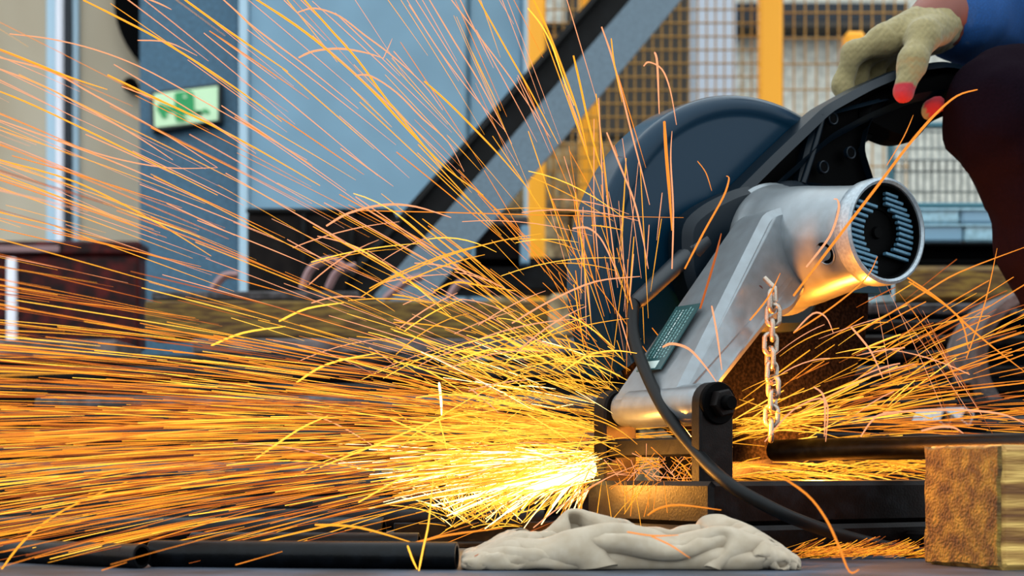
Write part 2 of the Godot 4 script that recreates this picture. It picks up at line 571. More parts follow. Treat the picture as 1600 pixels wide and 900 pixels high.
func setting() -> void:
	var g := obj("floor", box_mesh(Vector3(24, 0.3, 22), 0.0), M.ground, self, Vector3(0, -0.15, -5))
	tag(g, "dark grey yard floor under the saw", "", "", "structure")
	# the beige wall of the building at the left, with its jamb
	var wl := standing("wall_left", -1400, -900, 222, 5.0, 0.25, "beige_wall")
	tag(wl, "beige rendered wall behind the exit sign", "", "", "structure")
	var jamb := Node3D.new()
	jamb.name = "trim_1"
	add_child(jamb)
	tag(jamb, "pale upright jamb with a white edge on the beige wall", "", "", "structure")
	standing("pale_strip", 72, -900, 88, 4.99, 0.05, "pale_trim", jamb)
	standing("white_strip", 86, -900, 98, 4.95, 0.06, "white_trim", jamb, 0.008)
	standing("dark_gap", 98, -900, 111, 4.965, 0.04, "dark_gap", jamb)
	standing("pale_strip", 111, -900, 122, 4.98, 0.05, "pale_trim", jamb)
	var pil := standing("wall_pillar", 218, -900, 373, 4.7, 0.2, "shaded_blue_pillar")
	tag(pil, "blue grey pillar that carries the exit sign", "", "", "structure")
	# pale blue sheet doors
	var d1 := Node3D.new()
	d1.name = "door_1"
	add_child(d1)
	tag(d1, "pale blue sheet door beside the blue grey pillar", "", "", "structure")
	standing("door_frame", 373, -900, 387, 4.6, 0.12, "pale_trim", d1)
	standing("door_panel", 387, -900, 730, 4.62, 0.1, "pale_blue", d1, 0.008)
	standing("door_panel", 731, -900, 818, 4.64, 0.1, "pale_blue", d1, 0.01)
	standing("door_frame", 818, -900, 827, 4.6, 0.12, "pale_trim", d1)
	# building behind the fence
	var wb := standing("wall_back", 600, -1000, 2600, 7.0, 0.25, "white_wall")
	tag(wb, "off-white building wall beyond the yellow fence", "", "", "structure")
	var tr := Node3D.new()
	tr.name = "trim_2"
	add_child(tr)
	tag(tr, "brown shutter and dark strip window on the far wall", "", "", "structure")
	slab_obj("shutter", 838, -500, 1086, 212, 6.9, 0.1, "brown_panel", tr)
	slab_obj("shutter_panel", 852, -400, 884, 36, 6.85, 0.05, "white_wall", tr)
	slab_obj("shutter_panel", 862, 70, 905, 150, 6.85, 0.05, "block", tr)
	slab_obj("window_strip", 1150, 4, 1420, 34, 6.9, 0.1, "dark_gap", tr)
	slab_obj("window_sill", 1150, 34, 1460, 42, 6.85, 0.15, "brown_panel", tr)
	var col := standing("wall_column", 1088, -900, 1150, 6.3, 0.3, "grey_column")
	tag(col, "pale grey column before the far wall", "", "", "structure")
	# low wall of beige blocks, each block its own piece
	var bw := Node3D.new()
	bw.name = "wall_low"
	bw.position = at(1100, HORIZON + EYE * F / 4.6, 4.6)
	add_child(bw)
	tag(bw, "low wall of beige concrete blocks under the fence", "", "", "structure")
	var blocks: Array[Mesh] = []
	for i in 3:
		blocks.append(box_mesh(Vector3(0.092 + 0.004 * i, 0.205, 0.2), 0.008))
	var y := 0.1025
	for row in 5:
		for k in 6:
			obj("block", blocks[rng.randi() % 3], M.block, bw, Vector3(-0.60 + k * 0.102 + (row % 2) * 0.05, y, -0.1 + rng.randf_range(-0.008, 0.008)))
		y += 0.215
	obj("mortar_core", box_mesh(Vector3(0.6, 1.06, 0.15), 0.0), M.dark_box, bw, Vector3(-0.33, 0.53, -0.12))

func mesh_grid(x0: float, x1: float, y0: float, y1: float, d: float, dx: float, dy: float, w: float) -> ArrayMesh:
	var t := PackedVector3Array()
	var x := x0
	while x <= x1:
		box(t, (at(x, y0, d) + at(x, y1, d)) / 2, Vector3(w, at(x, y0, d).y - at(x, y1, d).y, w), w * 0.3)
		x += dx
	var y := y0
	while y <= y1:
		box(t, (at(x0, y, d - 0.004) + at(x1, y, d - 0.004)) / 2, Vector3(at(x1, y, d).x - at(x0, y, d).x, w, w), w * 0.3)
		y += dy
	return finish(t, 20.0)

func yard() -> void:
	# round black drum behind the pillar
	var drum := thing("black_drum", "black round fan housing showing past the edge of the blue grey pillar", "fan", at(330, 0, 4.95))
	var t := PackedVector3Array()
	lathe(t, [Vector2(0.22, -0.04), Vector2(0.30, -0.04), Vector2(0.308, -0.03), Vector2(0.308, 0.028), Vector2(0.30, 0.036), Vector2(0.22, 0.036)], 48, Transform3D(), 0, TAU, true)
	obj("rim", finish(t, 35), M.matt_black, drum)
	obj("hub", cyl_mesh(0.22, -0.03, 0.025, 32), M.dark_gap, drum)
	# exit sign
	var c := at(290, 166, 4.66)
	var sign := thing("exit_sign", "green and white emergency exit sign in a black frame, hanging tilted on the pillar", "exit sign", c)
	var quadp := func(pts: Array) -> PackedVector2Array:
		var o := PackedVector2Array()
		for p in pts:
			var q := at(220.0 + p[0] / 8.18, 110.0 + p[1] / 8.18, 4.66) - c
			o.append(Vector2(q.x, q.y))
		return o
	var s := PackedVector3Array()
	prism(s, quadp.call([[120, 270], [1032, 152], [1036, 662], [138, 792]]), -0.04, 0.0, 0.004)
	obj("frame", finish(s, 20), M.sign_frame, sign)
	s = PackedVector3Array()
	prism(s, quadp.call([[165, 305], [988, 203], [988, 642], [180, 738]]), -0.01, 0.005, 0.002)
	obj("face", finish(s, 20), M.sign_face, sign)
	var art := [[[440, 300], [470, 288], [640, 268], [682, 300], [690, 430], [692, 515], [790, 540], [780, 585], [640, 560], [545, 562], [600, 640], [560, 660], [470, 662], [445, 620]],
		[[205, 490], [250, 425], [440, 475], [440, 540], [330, 545], [350, 605], [290, 622]], [[690, 515], [760, 520], [795, 545], [770, 585], [715, 560]], [[770, 520], [830, 495], [885, 530], [880, 565], [815, 550]]]
	for a in art:
		s = PackedVector3Array()
		prism(s, quadp.call(a), 0.003, 0.008, 0.0)
		obj("pictogram", finish(s, 20), M.sign_green, sign)
	s = PackedVector3Array()
	prism(s, quadp.call([[545, 345], [575, 325], [600, 345], [575, 368]]), 0.006, 0.011, 0.0)
	obj("pictogram_head", finish(s, 20), M.sign_face, sign)
	var br := thing("wall_bracket", "small black knob on the wall left of the exit sign", "bracket", at(207, 136, 4.99))
	s = PackedVector3Array()
	lathe(s, [Vector2(0, 0.05), Vector2(0.018, 0.048), Vector2(0.025, 0.03), Vector2(0.02, -0.01), Vector2(0.034, -0.012), Vector2(0.034, -0.02), Vector2(0, -0.02)].map(func(v): return Vector2(v.x, v.y)), 16)
	obj("knob", finish(s, 40), M.matt_black, br)
	# leaning steel channel
	var ch := thing("steel_channel", "thick grey steel channel leaning diagonally before the yellow fence", "steel beam", at(600, 470, 3.3))
	var a0 := at(590, 470, 3.25) - ch.position
	var a1 := at(1190, -225, 3.9) - ch.position
	var zax := (a1 - a0).normalized()
	var xax := Vector3(0, 0, 1).cross(zax).normalized()
	xax = zax.cross(Vector3(0, 0, 1)).normalized()
	var yax := zax.cross(xax).normalized()
	var fr := Transform3D(Basis(xax, yax, zax), a0)
	var ln := (a1 - a0).length()
	# a grey flange at the lower right; the web behind it has its shade painted dark
	t = PackedVector3Array()
	prism(t, PackedVector2Array([Vector2(-0.012, -0.006), Vector2(0.08, -0.006), Vector2(0.08, 0.006), Vector2(-0.012, 0.006)]), 0, ln, 0.002, fr)
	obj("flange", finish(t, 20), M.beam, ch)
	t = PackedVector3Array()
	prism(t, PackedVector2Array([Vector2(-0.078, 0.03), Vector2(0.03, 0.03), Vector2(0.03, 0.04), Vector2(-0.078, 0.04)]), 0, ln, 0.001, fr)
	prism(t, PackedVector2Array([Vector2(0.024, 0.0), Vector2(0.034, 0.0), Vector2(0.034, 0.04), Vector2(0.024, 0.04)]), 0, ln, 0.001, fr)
	obj("web", finish(t, 20), M.beam_dark_or_shaded, ch)
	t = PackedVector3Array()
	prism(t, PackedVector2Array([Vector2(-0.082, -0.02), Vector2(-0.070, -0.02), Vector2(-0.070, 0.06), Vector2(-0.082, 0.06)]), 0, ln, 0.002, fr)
	obj("lip", finish(t, 20), M.beam_dark_or_shaded, ch)
	# yellow fence
	var fe := thing("yellow_fence", "yellow mesh safety fence with square posts behind the saw guard", "fence", at(1000, 800, 4.2))
	fe.position.y = 0
	for p in [[825, 852, 4.2], [905, 937, 4.5], [1188, 1223, 4.2]]:
		standing("post", p[0], -700, p[1], p[2], 0.06, "yellow", fe, 0.006)
	slab_obj("lock_box", 1322, 48, 1352, 80, 4.15, 0.06, "yellow", fe, 0.008)
	tag(obj("wire_mesh", mesh_grid(852, 1188, -300, 330, 4.24, 14.0, 21.0, 0.0042), M.yellow_wire, fe, -fe.position), "", "", "", "stuff")
	tag(obj("wire_mesh", mesh_grid(1223, 1420, -300, 330, 4.24, 17.5, 40.0, 0.0042), M.yellow_wire, fe, -fe.position), "", "", "", "stuff")
	slab_obj("rail", 852, -290, 1420, -270, 4.22, 0.04, "yellow", fe)
	# grey mesh panel with a bent rib
	var gp := thing("mesh_panel", "pale grey wire panel with a bent rib beside the kneeling worker", "fence panel", at(1480, 320, 3.8))
	gp.position.y = 0
	t = PackedVector3Array()
	for i in 24:
		var x := 1398.0 + i * 11.5
		var pts := PackedVector3Array()
		for q in [[200.0, 0.0], [232.0, 0.0], [250.0, 0.045], [268.0, 0.0], [330.0, 0.0], [420.0, 0.0]]:
			pts.append(at(x, q[0], 3.8 - q[1]) - gp.position)
		tube(t, pts, [0.0026], 5)
	for y in [206.0, 232.0, 250.0, 268.0, 300.0, 400.0]:
		var dd: float = 3.755 if y == 250.0 else 3.8
		tube(t, PackedVector3Array([at(1396, y, dd) - gp.position, at(1670, y, dd) - gp.position]), [0.0028], 5)
	tag(obj("wire_mesh", finish(t, 60), M.grey_wire, gp), "", "", "", "stuff")
	slab_obj("rail", 1396, 190, 1670, 198, 3.81, 0.03, "teal", gp)
	standing("post", 1390, 190, 1399, 3.82, 0.03, "teal", gp)
	standing("post", 1660, 190, 1669, 3.82, 0.03, "teal", gp)
	# bundle of pale sheets
	var k := 0
	for q in [[1428, 316, 1580, 324, "teal", "teal sheet topmost on the pale blue stack behind the motor"], [1424, 325, 1500, 349, "ice_blue", "pale blue crate at the left of the upper layer behind the motor"], [1502, 325, 1590, 349, "pale_blue", "duller blue crate at the right of the upper layer behind the motor"], [1420, 350, 1505, 378, "pale_blue", "dull blue crate low in the stack behind the motor"], [1507, 350, 1592, 378, "ice_blue", "whitish crate low in the stack next to the worker's shin"]]:
		var st := thing("pale_crate" if k else "teal_sheet", q[5], "crate" if k else "sheet", at((q[0] + q[2]) / 2.0, q[3], 3.2))
		slab_obj("body", q[0], q[1], q[2], q[3], 3.2, 0.22, q[4], st, 0.005)
		if k: slab_obj("rim", q[0] - 1, q[1], q[2] + 1, q[1] + 4, 3.195, 0.23, "ice_blue", st, 0.002)
		k += 1
	var db := thing("black_beam", "black steel beam lying under the pale blue stack", "steel beam", at(1500, 412, 3.1))
	slab_obj("flange", 1412, 378, 1640, 385, 3.1, 0.16, "matt_black", db)
	slab_obj("web", 1412, 385, 1640, 405, 3.15, 0.03, "matt_black", db)
	slab_obj("flange", 1412, 405, 1640, 413, 3.1, 0.16, "matt_black", db)

func pipe_x(called: String, label: String, cat: String, x0: float, x1: float, y: float, d: float, r: float, m: String, group := "", tilt := 0.0, hollow := true) -> Node3D:
	var p := at(x0, y, d)
	var q := at(x1, y, d)
	var o := thing(called, label, cat, (p + q) / 2.0 - Vector3(0, r, 0), 0, group)
	var l := q.x - p.x
	var t := PackedVector3Array()
	var x := Transform3D(Basis(Vector3(0, 0, -1), Vector3(0, 1, 0), Vector3(1, 0, 0)), Vector3(-l / 2, r, 0))
	var prof := [Vector2(r * 0.72, 0.0), Vector2(r * 0.96, 0.0), Vector2(r, r * 0.05), Vector2(r, l - r * 0.05), Vector2(r * 0.96, l), Vector2(r * 0.72, l)]
	if not hollow: prof = [Vector2(0, 0.0), Vector2(r * 0.95, 0.0), Vector2(r, r * 0.06), Vector2(r, l - r * 0.06), Vector2(r * 0.95, l), Vector2(0, l)]
	lathe(t, prof, 20, x, 0, TAU, hollow)
	obj("tube" if hollow else "bar", finish(t, 35), M[m], o)
	o.rotation.y = tilt
	return o

func bar_x(called: String, label: String, cat: String, x0: float, x1: float, y0: float, y1: float, d: float, deep: float, m: String, group := "", tilt := 0.0) -> Node3D:
	var p := at(x0, y1, d)
	var q := at(x1, y0, d)
	var o := thing(called, label, cat, Vector3((p.x + q.x) / 2, p.y, -d - deep / 2), tilt, group)
	obj("bar", box_mesh(Vector3(q.x - p.x, q.y - p.y, deep), 0.003), M[m], o, Vector3(0, (q.y - p.y) / 2, 0))
	return o

func scrap_pile() -> void:
	# things at the foot of the walls
	var rb := thing("maroon_container", "dark red steel container with a white corner post at the far left", "container", at(90, 540, 3.8))
	slab_obj("body", -160, 398, 217, 545, 3.8, 0.08, "maroon", rb, 0.006)
	slab_obj("lid", -165, 376, 219, 398, 3.79, 0.1, "maroon", rb, 0.006)
	slab_obj("corner_post", 9, 402, 24, 540, 3.785, 0.03, "white_trim", rb, 0.004)
	slab_obj("lid_highlight", -160, 384, 92, 394, 3.782, 0.02, "pink_metal", rb, 0.002)  # a pinkish highlight along the lid, laid on as a pale strip
	var sk := thing("dark_bin", "rusty dark steel bin standing before the pale blue door", "bin", at(510, 470, 3.7))
	slab_obj("body", 386, 332, 612, 470, 3.7, 0.2, "dark_box", sk, 0.006)
	slab_obj("rim", 384, 325, 615, 333, 3.69, 0.22, "beam_dark_or_shaded", sk, 0.003)
	slab_obj("rib", 470, 334, 478, 466, 3.68, 0.02, "beam_dark_or_shaded", sk, 0.002)
	slab_obj("rib", 545, 334, 553, 466, 3.68, 0.02, "beam_dark_or_shaded", sk, 0.002)
	var lb := thing("dark_low_box", "low dark steel box beside the foot of the leaning channel", "box", at(780, 405, 3.5))
	slab_obj("body", 742, 352, 814, 420, 3.5, 0.2, "dark_box", lb, 0.004)
	slab_obj("lid", 765, 338, 826, 352, 3.5, 0.2, "concrete", lb, 0.004)
	var pp := thing("pale_post_stub", "pale blue post stub at the foot of the first yellow post", "post", at(819, 410, 3.45))
	slab_obj("post", 813, 352, 827, 412, 3.45, 0.05, "pale_blue", pp, 0.003)
	bar_x("dark_girder", "black girder lying behind the yellow timber, under the beige blocks", "steel beam", 560, 985, 402, 452, 3.5, 0.15, "beam_dark_or_shaded")
	# bent pale scraps
	var where := ["at the timber's left end", "under the middle of the dark bin", "leaning on its neighbour under the dark bin", "near the foot of the leaning channel", "next to the dark low box"]
	var k := 0
	for q in [[[332, 452], [350, 432], [372, 430]], [[472, 452], [486, 420], [516, 406], [536, 416]], [[512, 452], [528, 424], [556, 416]], [[600, 468], [636, 440], [660, 432]], [[700, 468], [716, 444], [734, 446]]]:
		var pts := PackedVector3Array()
		for e in q: pts.append(at(e[0], e[1], 2.97))
		var o := thing("bent_offcut", "pale bent strip of scrap metal %s" % where[k], "scrap", pts[0], 0, "bent scrap strips")
		for i in pts.size(): pts[i] -= o.position
		var t := PackedVector3Array()
		tube(t, curve(pts, 4), [0.0075, 0.0085], 6)
		obj("strip", finish(t, 50), M.pink_metal, o)
		k += 1
	# timber and slabs
	bar_x("yellow_timber", "long yellow timber lying on the scrap pile across the left half", "timber", 226, 862, 470, 528, 2.9, 0.1, "old_timber")
	bar_x("steel_sheet", "thin bright sheet of steel lying on the yellow timber", "sheet", 236, 560, 455, 469, 2.95, 0.08, "pile_steel_pale")
	bar_x("stone_slab", "grey slab below the dark red container", "slab", -150, 182, 531, 556, 2.9, 0.2, "concrete")
	bar_x("grey_plank", "long grey plank just under the yellow timber", "plank", 300, 1010, 506 + 23, 552, 2.75, 0.12, "concrete")
	for q in [[858, 458, 905, 506, "beige block standing on the grey plank, left one of two"], [908, 452, 962, 506, "beige block standing on the grey plank, right one of two"]]:
		var bl := thing("beige_block", q[4], "block", at((q[0] + q[2]) / 2.0, q[3], 2.85))
		slab_obj("block", q[0], q[1], q[2], 529, 2.85, 0.1, "block", bl, 0.008)
	# long steel in the pile at the left, tier by tier
	var n := 0
	var tier := ["topmost", "second", "third", "fourth", "fifth", "sixth", "seventh", "eighth", "ninth", "tenth", "lowest"]
	var rows := [[-200, 700, 566, 2.65, 0.012], [-150, 990, 588, 2.55, 0.016], [-200, 620, 612, 2.5, 0.012], [60, 980, 634, 2.345, 0.015], [-200, 880, 660, 2.34, 0.016], [-200, 960, 688, 2.26, 0.016], [-100, 640, 714, 2.16, 0.014], [-200, 940, 740, 2.08, 0.015], [-200, 905, 768, 1.98, 0.015], [40, 880, 792, 1.9, 0.012], [-200, 850, 812, 1.8, 0.012]]
	for q in rows:
		pipe_x("steel_pipe" if n % 3 else "steel_bar", "%s dark steel length from the top in the pile behind the spark stream" % tier[n], "steel pipe" if n % 3 else "steel bar", q[0], q[1], q[2], q[3], q[4] * 1.06, "pile_steel_pale" if n in [3, 7] else "pile_steel", "", rng.randf_range(-0.03, 0.03), n % 3 != 0)
		n += 1
	for q in [[-200, 1000, 562, 700, 2.78], [-200, 960, 700, 780, 2.36]]:
		bar_x("scrap_plate", "dark steel plate on edge at the back of the pile" if q[2] < 600 else "dark steel plate on edge low in the pile", "steel plate", q[0], q[1], q[2], q[3] + 40, q[4], 0.02, "pile_steel")
	# two pale tube ends that face the camera
	for q in [[679, 731, 17, "left"], [706, 730, 19, "right"]]:
		var d := 1.72
		var o := thing("tube_end", "pale ringed tube end pointing out of the sparks, %s one of two" % q[3], "steel tube", at(q[0], q[1], d))
		var r: float = q[2] / F * d
		var t := PackedVector3Array()
		lathe(t, [Vector2(r * 0.78, 0.0), Vector2(r * 0.95, 0.0), Vector2(r, -0.001), Vector2(r, -0.3), Vector2(r * 0.78, -0.3)], 24, Transform3D(), 0, TAU, true)
		obj("tube", finish(t, 35), M.pink_metal, o)
	# pile at the right
	var tb := thing("yellow_beam", "thick yellow timber lying on the bar stack at the right, behind the motor", "timber", at(1500, 470, 2.75))
	obj("beam", slab(1395, 415, 1660, 470, 2.75, 0.14, 0.008)[0], M.old_timber, tb, Vector3((1395 + 1660 - 3000) / 2.0 / F * 2.75, 27.5 / F * 2.75, -0.07))
	var o2 := thing("large_pipe", "big grey pipe with its round open end towards the camera at the right edge", "pipe", at(1640, 560, 2.3))
	var t2 := PackedVector3Array()
	lathe(t2, [Vector2(0.092, -0.16), Vector2(0.112, -0.16), Vector2(0.112, -0.003), Vector2(0.109, 0.0), Vector2(0.095, 0.0), Vector2(0.092, -0.003)], 40, Transform3D(), 0, TAU, true)
	obj("tube", finish(t2, 35), M.concrete, o2)
	n = 0
	for q in [[1300, 1640, 474, 492, 2.7], [1330, 1520, 500, 518, 2.62], [1300, 1640, 524, 540, 2.55], [1310, 1530, 548, 562, 2.5], [1290, 1640, 572, 590, 2.42], [1300, 1640, 598, 614, 2.34], [1280, 1640, 624, 642, 2.26], [1270, 1640, 650, 668, 2.18], [1260, 1640, 676, 700, 2.1], [1250, 1640, 706, 760, 2.0]]:
		bar_x("flat_bar", "%s flat steel bar from the top of the stack at right behind the rod" % tier[n], "steel bar", q[0], q[1], q[2], q[3], q[4], 0.09, "pile_steel_pale" if n in [0, 4, 7] else "pile_steel", "", rng.randf_range(-0.02, 0.02))
		n += 1
	bar_x("dark_plate", "dark steel plate on edge behind the flat bars", "steel plate", 1180, 1720, 472, 790, 2.86, 0.02, "matt_black")
	for q in [[1447, 655, "left"], [1480, 652, "right"]]:
		var o := thing("tube_offcut", "short shiny square tube offcut on the bar stack, %s one of two" % q[2], "offcut", at(q[0], q[1] + 15, 2.0))
		var t := PackedVector3Array()
		var x := Transform3D(Basis(Vector3.UP, 0.5) * Basis(Vector3(0, 0, 1), -0.5), Vector3(0.008, 0.0125, 0))
		for e in [-1.0, 1.0]:
			box(t, Vector3(0.0085 * e, 0, 0), Vector3(0.003, 0.02, 0.05), 0.0006, x)
			box(t, Vector3(0, 0.0085 * e, 0), Vector3(0.02, 0.003, 0.05), 0.0006, x)
		obj("tube", finish(t, 25), M.silver_bright, o)
	var wb := thing("white_bottle", "whitish plastic bottle standing on the bars just below the motor's end ring", "bottle", at(1379, 474, 2.3))
	var tw := PackedVector3Array()
	lathe(tw, [Vector2(0, 0.0), Vector2(0.016, 0.0), Vector2(0.018, 0.003), Vector2(0.018, 0.03), Vector2(0.008, 0.04), Vector2(0.008, 0.05), Vector2(0, 0.05)], 20, Transform3D(Basis(Vector3.RIGHT, -PI / 2), Vector3.ZERO))
	obj("body", finish(tw, 40), M.ice_blue, wb)

# ------------------------------------------------------------------ the saw
func V2(list: Array) -> PackedVector2Array:
	var p := PackedVector2Array()
	for q in list: p.append(Vector2(q[0], q[1]))
	return p

func extr(list: Array, z0: float, z1: float, b: float, crease := 25.0) -> ArrayMesh:
	var t := PackedVector3Array()
	prism(t, V2(list), z0, z1, b)
	return finish(t, crease)

# rounded outline of a polygon: each corner cut into an arc
func rounded(list: Array, r: float, steps := 4) -> Array:
	var out := []
	var n := list.size()
	for i in n:
		var p := Vector2(list[i][0], list[i][1])
		var a := Vector2(list[(i + n - 1) % n][0], list[(i + n - 1) % n][1])
		var c := Vector2(list[(i + 1) % n][0], list[(i + 1) % n][1])
		var q := minf(r, minf(p.distance_to(a), p.distance_to(c)) * 0.45)
		var s := p + (a - p).normalized() * q
		var e := p + (c - p).normalized() * q
		for k in steps + 1:
			var w := float(k) / steps
			var v := s.lerp(p, w).lerp(p.lerp(e, w), w)
			out.append([v.x, v.y])
	return out

func chop_saw() -> void:
	var saw := thing("chop_saw", "metal-cutting chop saw with dark blade guard and silver motor, cutting a rod", "chop saw", Vector3(AXLE.x, 0, AXLE.z), deg_to_rad(TURN))
	var t := PackedVector3Array()
	# pressed steel base with a foot flange
	box(t, Vector3(0.02, 0.048, 0.1125), Vector3(0.492, 0.038, 0.185), 0.004)
	box(t, Vector3(0.02, 0.0155, 0.1125), Vector3(0.50, 0.027, 0.200), 0.004)
	var base := obj("base", finish(t, 25), M.base, saw)
	for p in [Vector3(-0.21, 0.0015, 0.03), Vector3(-0.21, 0.0015, 0.19), Vector3(0.25, 0.0015, 0.03), Vector3(0.25, 0.0015, 0.19)]:
		obj("rubber_foot", box_mesh(Vector3(0.03, 0.003, 0.03), 0.0008), M.matt_black, base, p)
	obj("fence", extr(rounded([[-0.05, 0.066], [0.11, 0.066], [0.11, 0.118], [-0.05, 0.118]], 0.01), -0.055, -0.035, 0.003), M.base, saw)
	box_part(saw, "fence_bracket", Vector3(0.03, 0.06, -0.02), Vector3(0.12, 0.014, 0.10), "base")
	# rest that carries the rod
	t = PackedVector3Array()
	box(t, Vector3(0.019, 0.043, 0.255), Vector3(0.05, 0.086, 0.03), 0.003)
	box(t, Vector3(0.019, 0.012, 0.225), Vector3(0.05, 0.02, 0.08), 0.003)
	obj("work_rest", finish(t, 25), M.base, saw)
	# hinge yoke
	for z in [[0.020, 0.040, "left"], [0.168, 0.182, "right"]]:
		var o := [[-0.2185, 0.064], [-0.1815, 0.064]]
		for k in 13:
			var a := PI * k / 12.0
			o.append([-0.20 + 0.0185 * cos(a), 0.134 + 0.0185 * sin(a)])
		obj("yoke_plate", extr(o, z[0], z[1], 0.002), M.yoke, saw)
	box_part(saw, "yoke_web", Vector3(-0.208, 0.097, 0.104), Vector3(0.012, 0.017, 0.132), "yoke")
	box_part(saw, "dark_backing", Vector3(-0.14, 0.086, 0.075), Vector3(0.006, 0.042, 0.106), "matt_black")  # added black sheet that keeps the gap inside the yoke dark
	var hx := Transform3D(Basis(), Vector3(-0.197, 0.134, 0))
	t = PackedVector3Array()
	lathe(t, [Vector2(0, 0.040), Vector2(0.0145, 0.040), Vector2(0.0165, 0.042), Vector2(0.0165, 0.056), Vector2(0.0185, 0.062), Vector2(0.0185, 0.155), Vector2(0.0165, 0.159), Vector2(0.0165, 0.167), Vector2(0, 0.167)], 32, hx)
	obj("hinge_tube", finish(t, 35), M.silver, saw)
	t = PackedVector3Array()
	lathe(t, [Vector2(0, 0.18), Vector2(0.0185, 0.18), Vector2(0.0185, 0.184), Vector2(0.0175, 0.1855), Vector2(0, 0.1855)], 28, Transform3D(Basis(), Vector3(-0.20, 0.134, 0)))
	var bolt := obj("pivot_bolt", finish(t, 35), M.matt_black, saw)
	var hex := PackedVector2Array()
	for k in 6: hex.append(Vector2(-0.20, 0.134) + Vector2(cos(k * PI / 3 + 0.2), sin(k * PI / 3 + 0.2)) * 0.0125)
	t = PackedVector3Array()
	prism(t, hex, 0.185, 0.194, 0.0012)
	obj("nut", finish(t, 25), M.yoke, bolt)
	t = PackedVector3Array()
	lathe(t, [Vector2(0, 0.19), Vector2(0.0065, 0.19), Vector2(0.0065, 0.200), Vector2(0.0055, 0.2015), Vector2(0, 0.2015)], 18, Transform3D(Basis(), Vector3(-0.20, 0.134, 0)))
	obj("bolt_end", finish(t, 35), M.matt_black, bolt)
	# cast silver arm up to the motor
	var prof := rounded([[-0.214, 0.138], [-0.207, 0.150], [-0.068, 0.323], [-0.03, 0.335], [0.0, 0.30], [-0.015, 0.258], [-0.045, 0.228], [-0.078, 0.216], [-0.160, 0.148], [-0.168, 0.128], [-0.195, 0.118]], 0.010, 3)
	t = PackedVector3Array()
	prism(t, V2(prof), 0.040, 0.140, 0.0065)
	for i in t.size():       # the cast arm narrows towards the motor
		var v := t[i]
		var s := clampf(((v.x + 0.205) * 0.6 + (v.y - 0.15) * 0.8) / 0.22, 0.0, 1.0)
		if v.z > 0.09: v.z -= s * 0.044
		elif s > 0.0: v.z += s * 0.006
		t[i] = v
	var arm := obj("arm", finish(t, 28), M.silver, saw)
	# the printed plate lies on the arm's upper side
	var lm := StandardMaterial3D.new()
	lm.resource_name = "label_print"
	lm.albedo_texture = label_print()
	lm.roughness = 0.35
	var dirn := Vector2(0.126, 0.169).normalized()
	var nrm := Vector2(-dirn.y, dirn.x)
	var p0 := Vector2(-0.196, 0.1675) + nrm * 0.0004
	var p1 := p0 + dirn * 0.078
	var lab := ArrayMesh.new()
	var ar := []
	ar.resize(Mesh.ARRAY_MAX)
	var va := PackedVector3Array()
	var zl := 0.060
	var zr := 0.097
	for e in [0.0, 0.0012]:
		va.append_array([Vector3(p0.x + nrm.x * e, p0.y + nrm.y * e, zl), Vector3(p0.x + nrm.x * e, p0.y + nrm.y * e, zr), Vector3(p1.x + nrm.x * e, p1.y + nrm.y * e, zr), Vector3(p1.x + nrm.x * e, p1.y + nrm.y * e, zl)])
	var uvs := PackedVector2Array([Vector2(0, 0), Vector2(0, 1), Vector2(1, 1), Vector2(1, 0), Vector2(0, 0), Vector2(0, 1), Vector2(1, 1), Vector2(1, 0)])
	ar[Mesh.ARRAY_VERTEX] = va
	ar[Mesh.ARRAY_TEX_UV] = uvs
	ar[Mesh.ARRAY_INDEX] = PackedInt32Array([4, 6, 5, 4, 7, 6, 0, 4, 5, 0, 5, 1, 1, 5, 6, 1, 6, 2, 2, 6, 7, 2, 7, 3, 3, 7, 4, 3, 4, 0])
	lab.add_surface_from_arrays(Mesh.PRIMITIVE_TRIANGLES, ar)
	tag(obj("label_plate", lab, lm, arm), "teal rating plate with pale lines of print")
	obj("rust_spot", cyl_mesh(0.004, 0.100, 0.1118, 12, 0.0005), M.rust_bit, arm, Vector3(-0.092, 0.246, 0))
	obj("screw_hole", cyl_mesh(0.0045, 0.100, 0.1082, 12, 0.0004), M.matt_black, arm, Vector3(-0.078, 0.256, 0))
	# motor
	var mx := Transform3D(Basis(), Vector3(0, 0.2985, 0))
	t = PackedVector3Array()
	lathe(t, [Vector2(0, 0.022), Vector2(0.066, 0.022), Vector2(0.069, 0.025), Vector2(0.069, 0.030), Vector2(0.066, 0.033), Vector2(0.066, 0.038), Vector2(0.064, 0.042), Vector2(0.061, 0.055), Vector2(0.058, 0.08), Vector2(0.053, 0.11), Vector2(0.0485, 0.14), Vector2(0.0465, 0.165), Vector2(0.0465, 0.168), Vector2(0.036, 0.168), Vector2(0, 0.168)], 56, mx)
	var mo := obj("motor_housing", finish(t, 40), M.silver, saw)
	t = PackedVector3Array()
	lathe(t, [Vector2(0.0440, 0.163), Vector2(0.0475, 0.163), Vector2(0.0497, 0.166), Vector2(0.0502, 0.176), Vector2(0.0495, 0.183), Vector2(0.0470, 0.1845), Vector2(0.0445, 0.183), Vector2(0.0440, 0.17)], 56, mx, 0, TAU, true)
	obj("end_ring", finish(t, 40), M.silver_bright, saw)
	t = PackedVector3Array()
	lathe(t, [Vector2(0, 0.166), Vector2(0.0442, 0.166), Vector2(0.0442, 0.181), Vector2(0.0425, 0.181), Vector2(0.0425, 0.1705), Vector2(0.022, 0.1705), Vector2(0.0215, 0.169), Vector2(0.006, 0.169), Vector2(0.005, 0.172), Vector2(0, 0.172)], 48, mx)
	var cap := obj("vent_cap", finish(t, 40), M.matt_black, saw)
	var yy := -0.0375
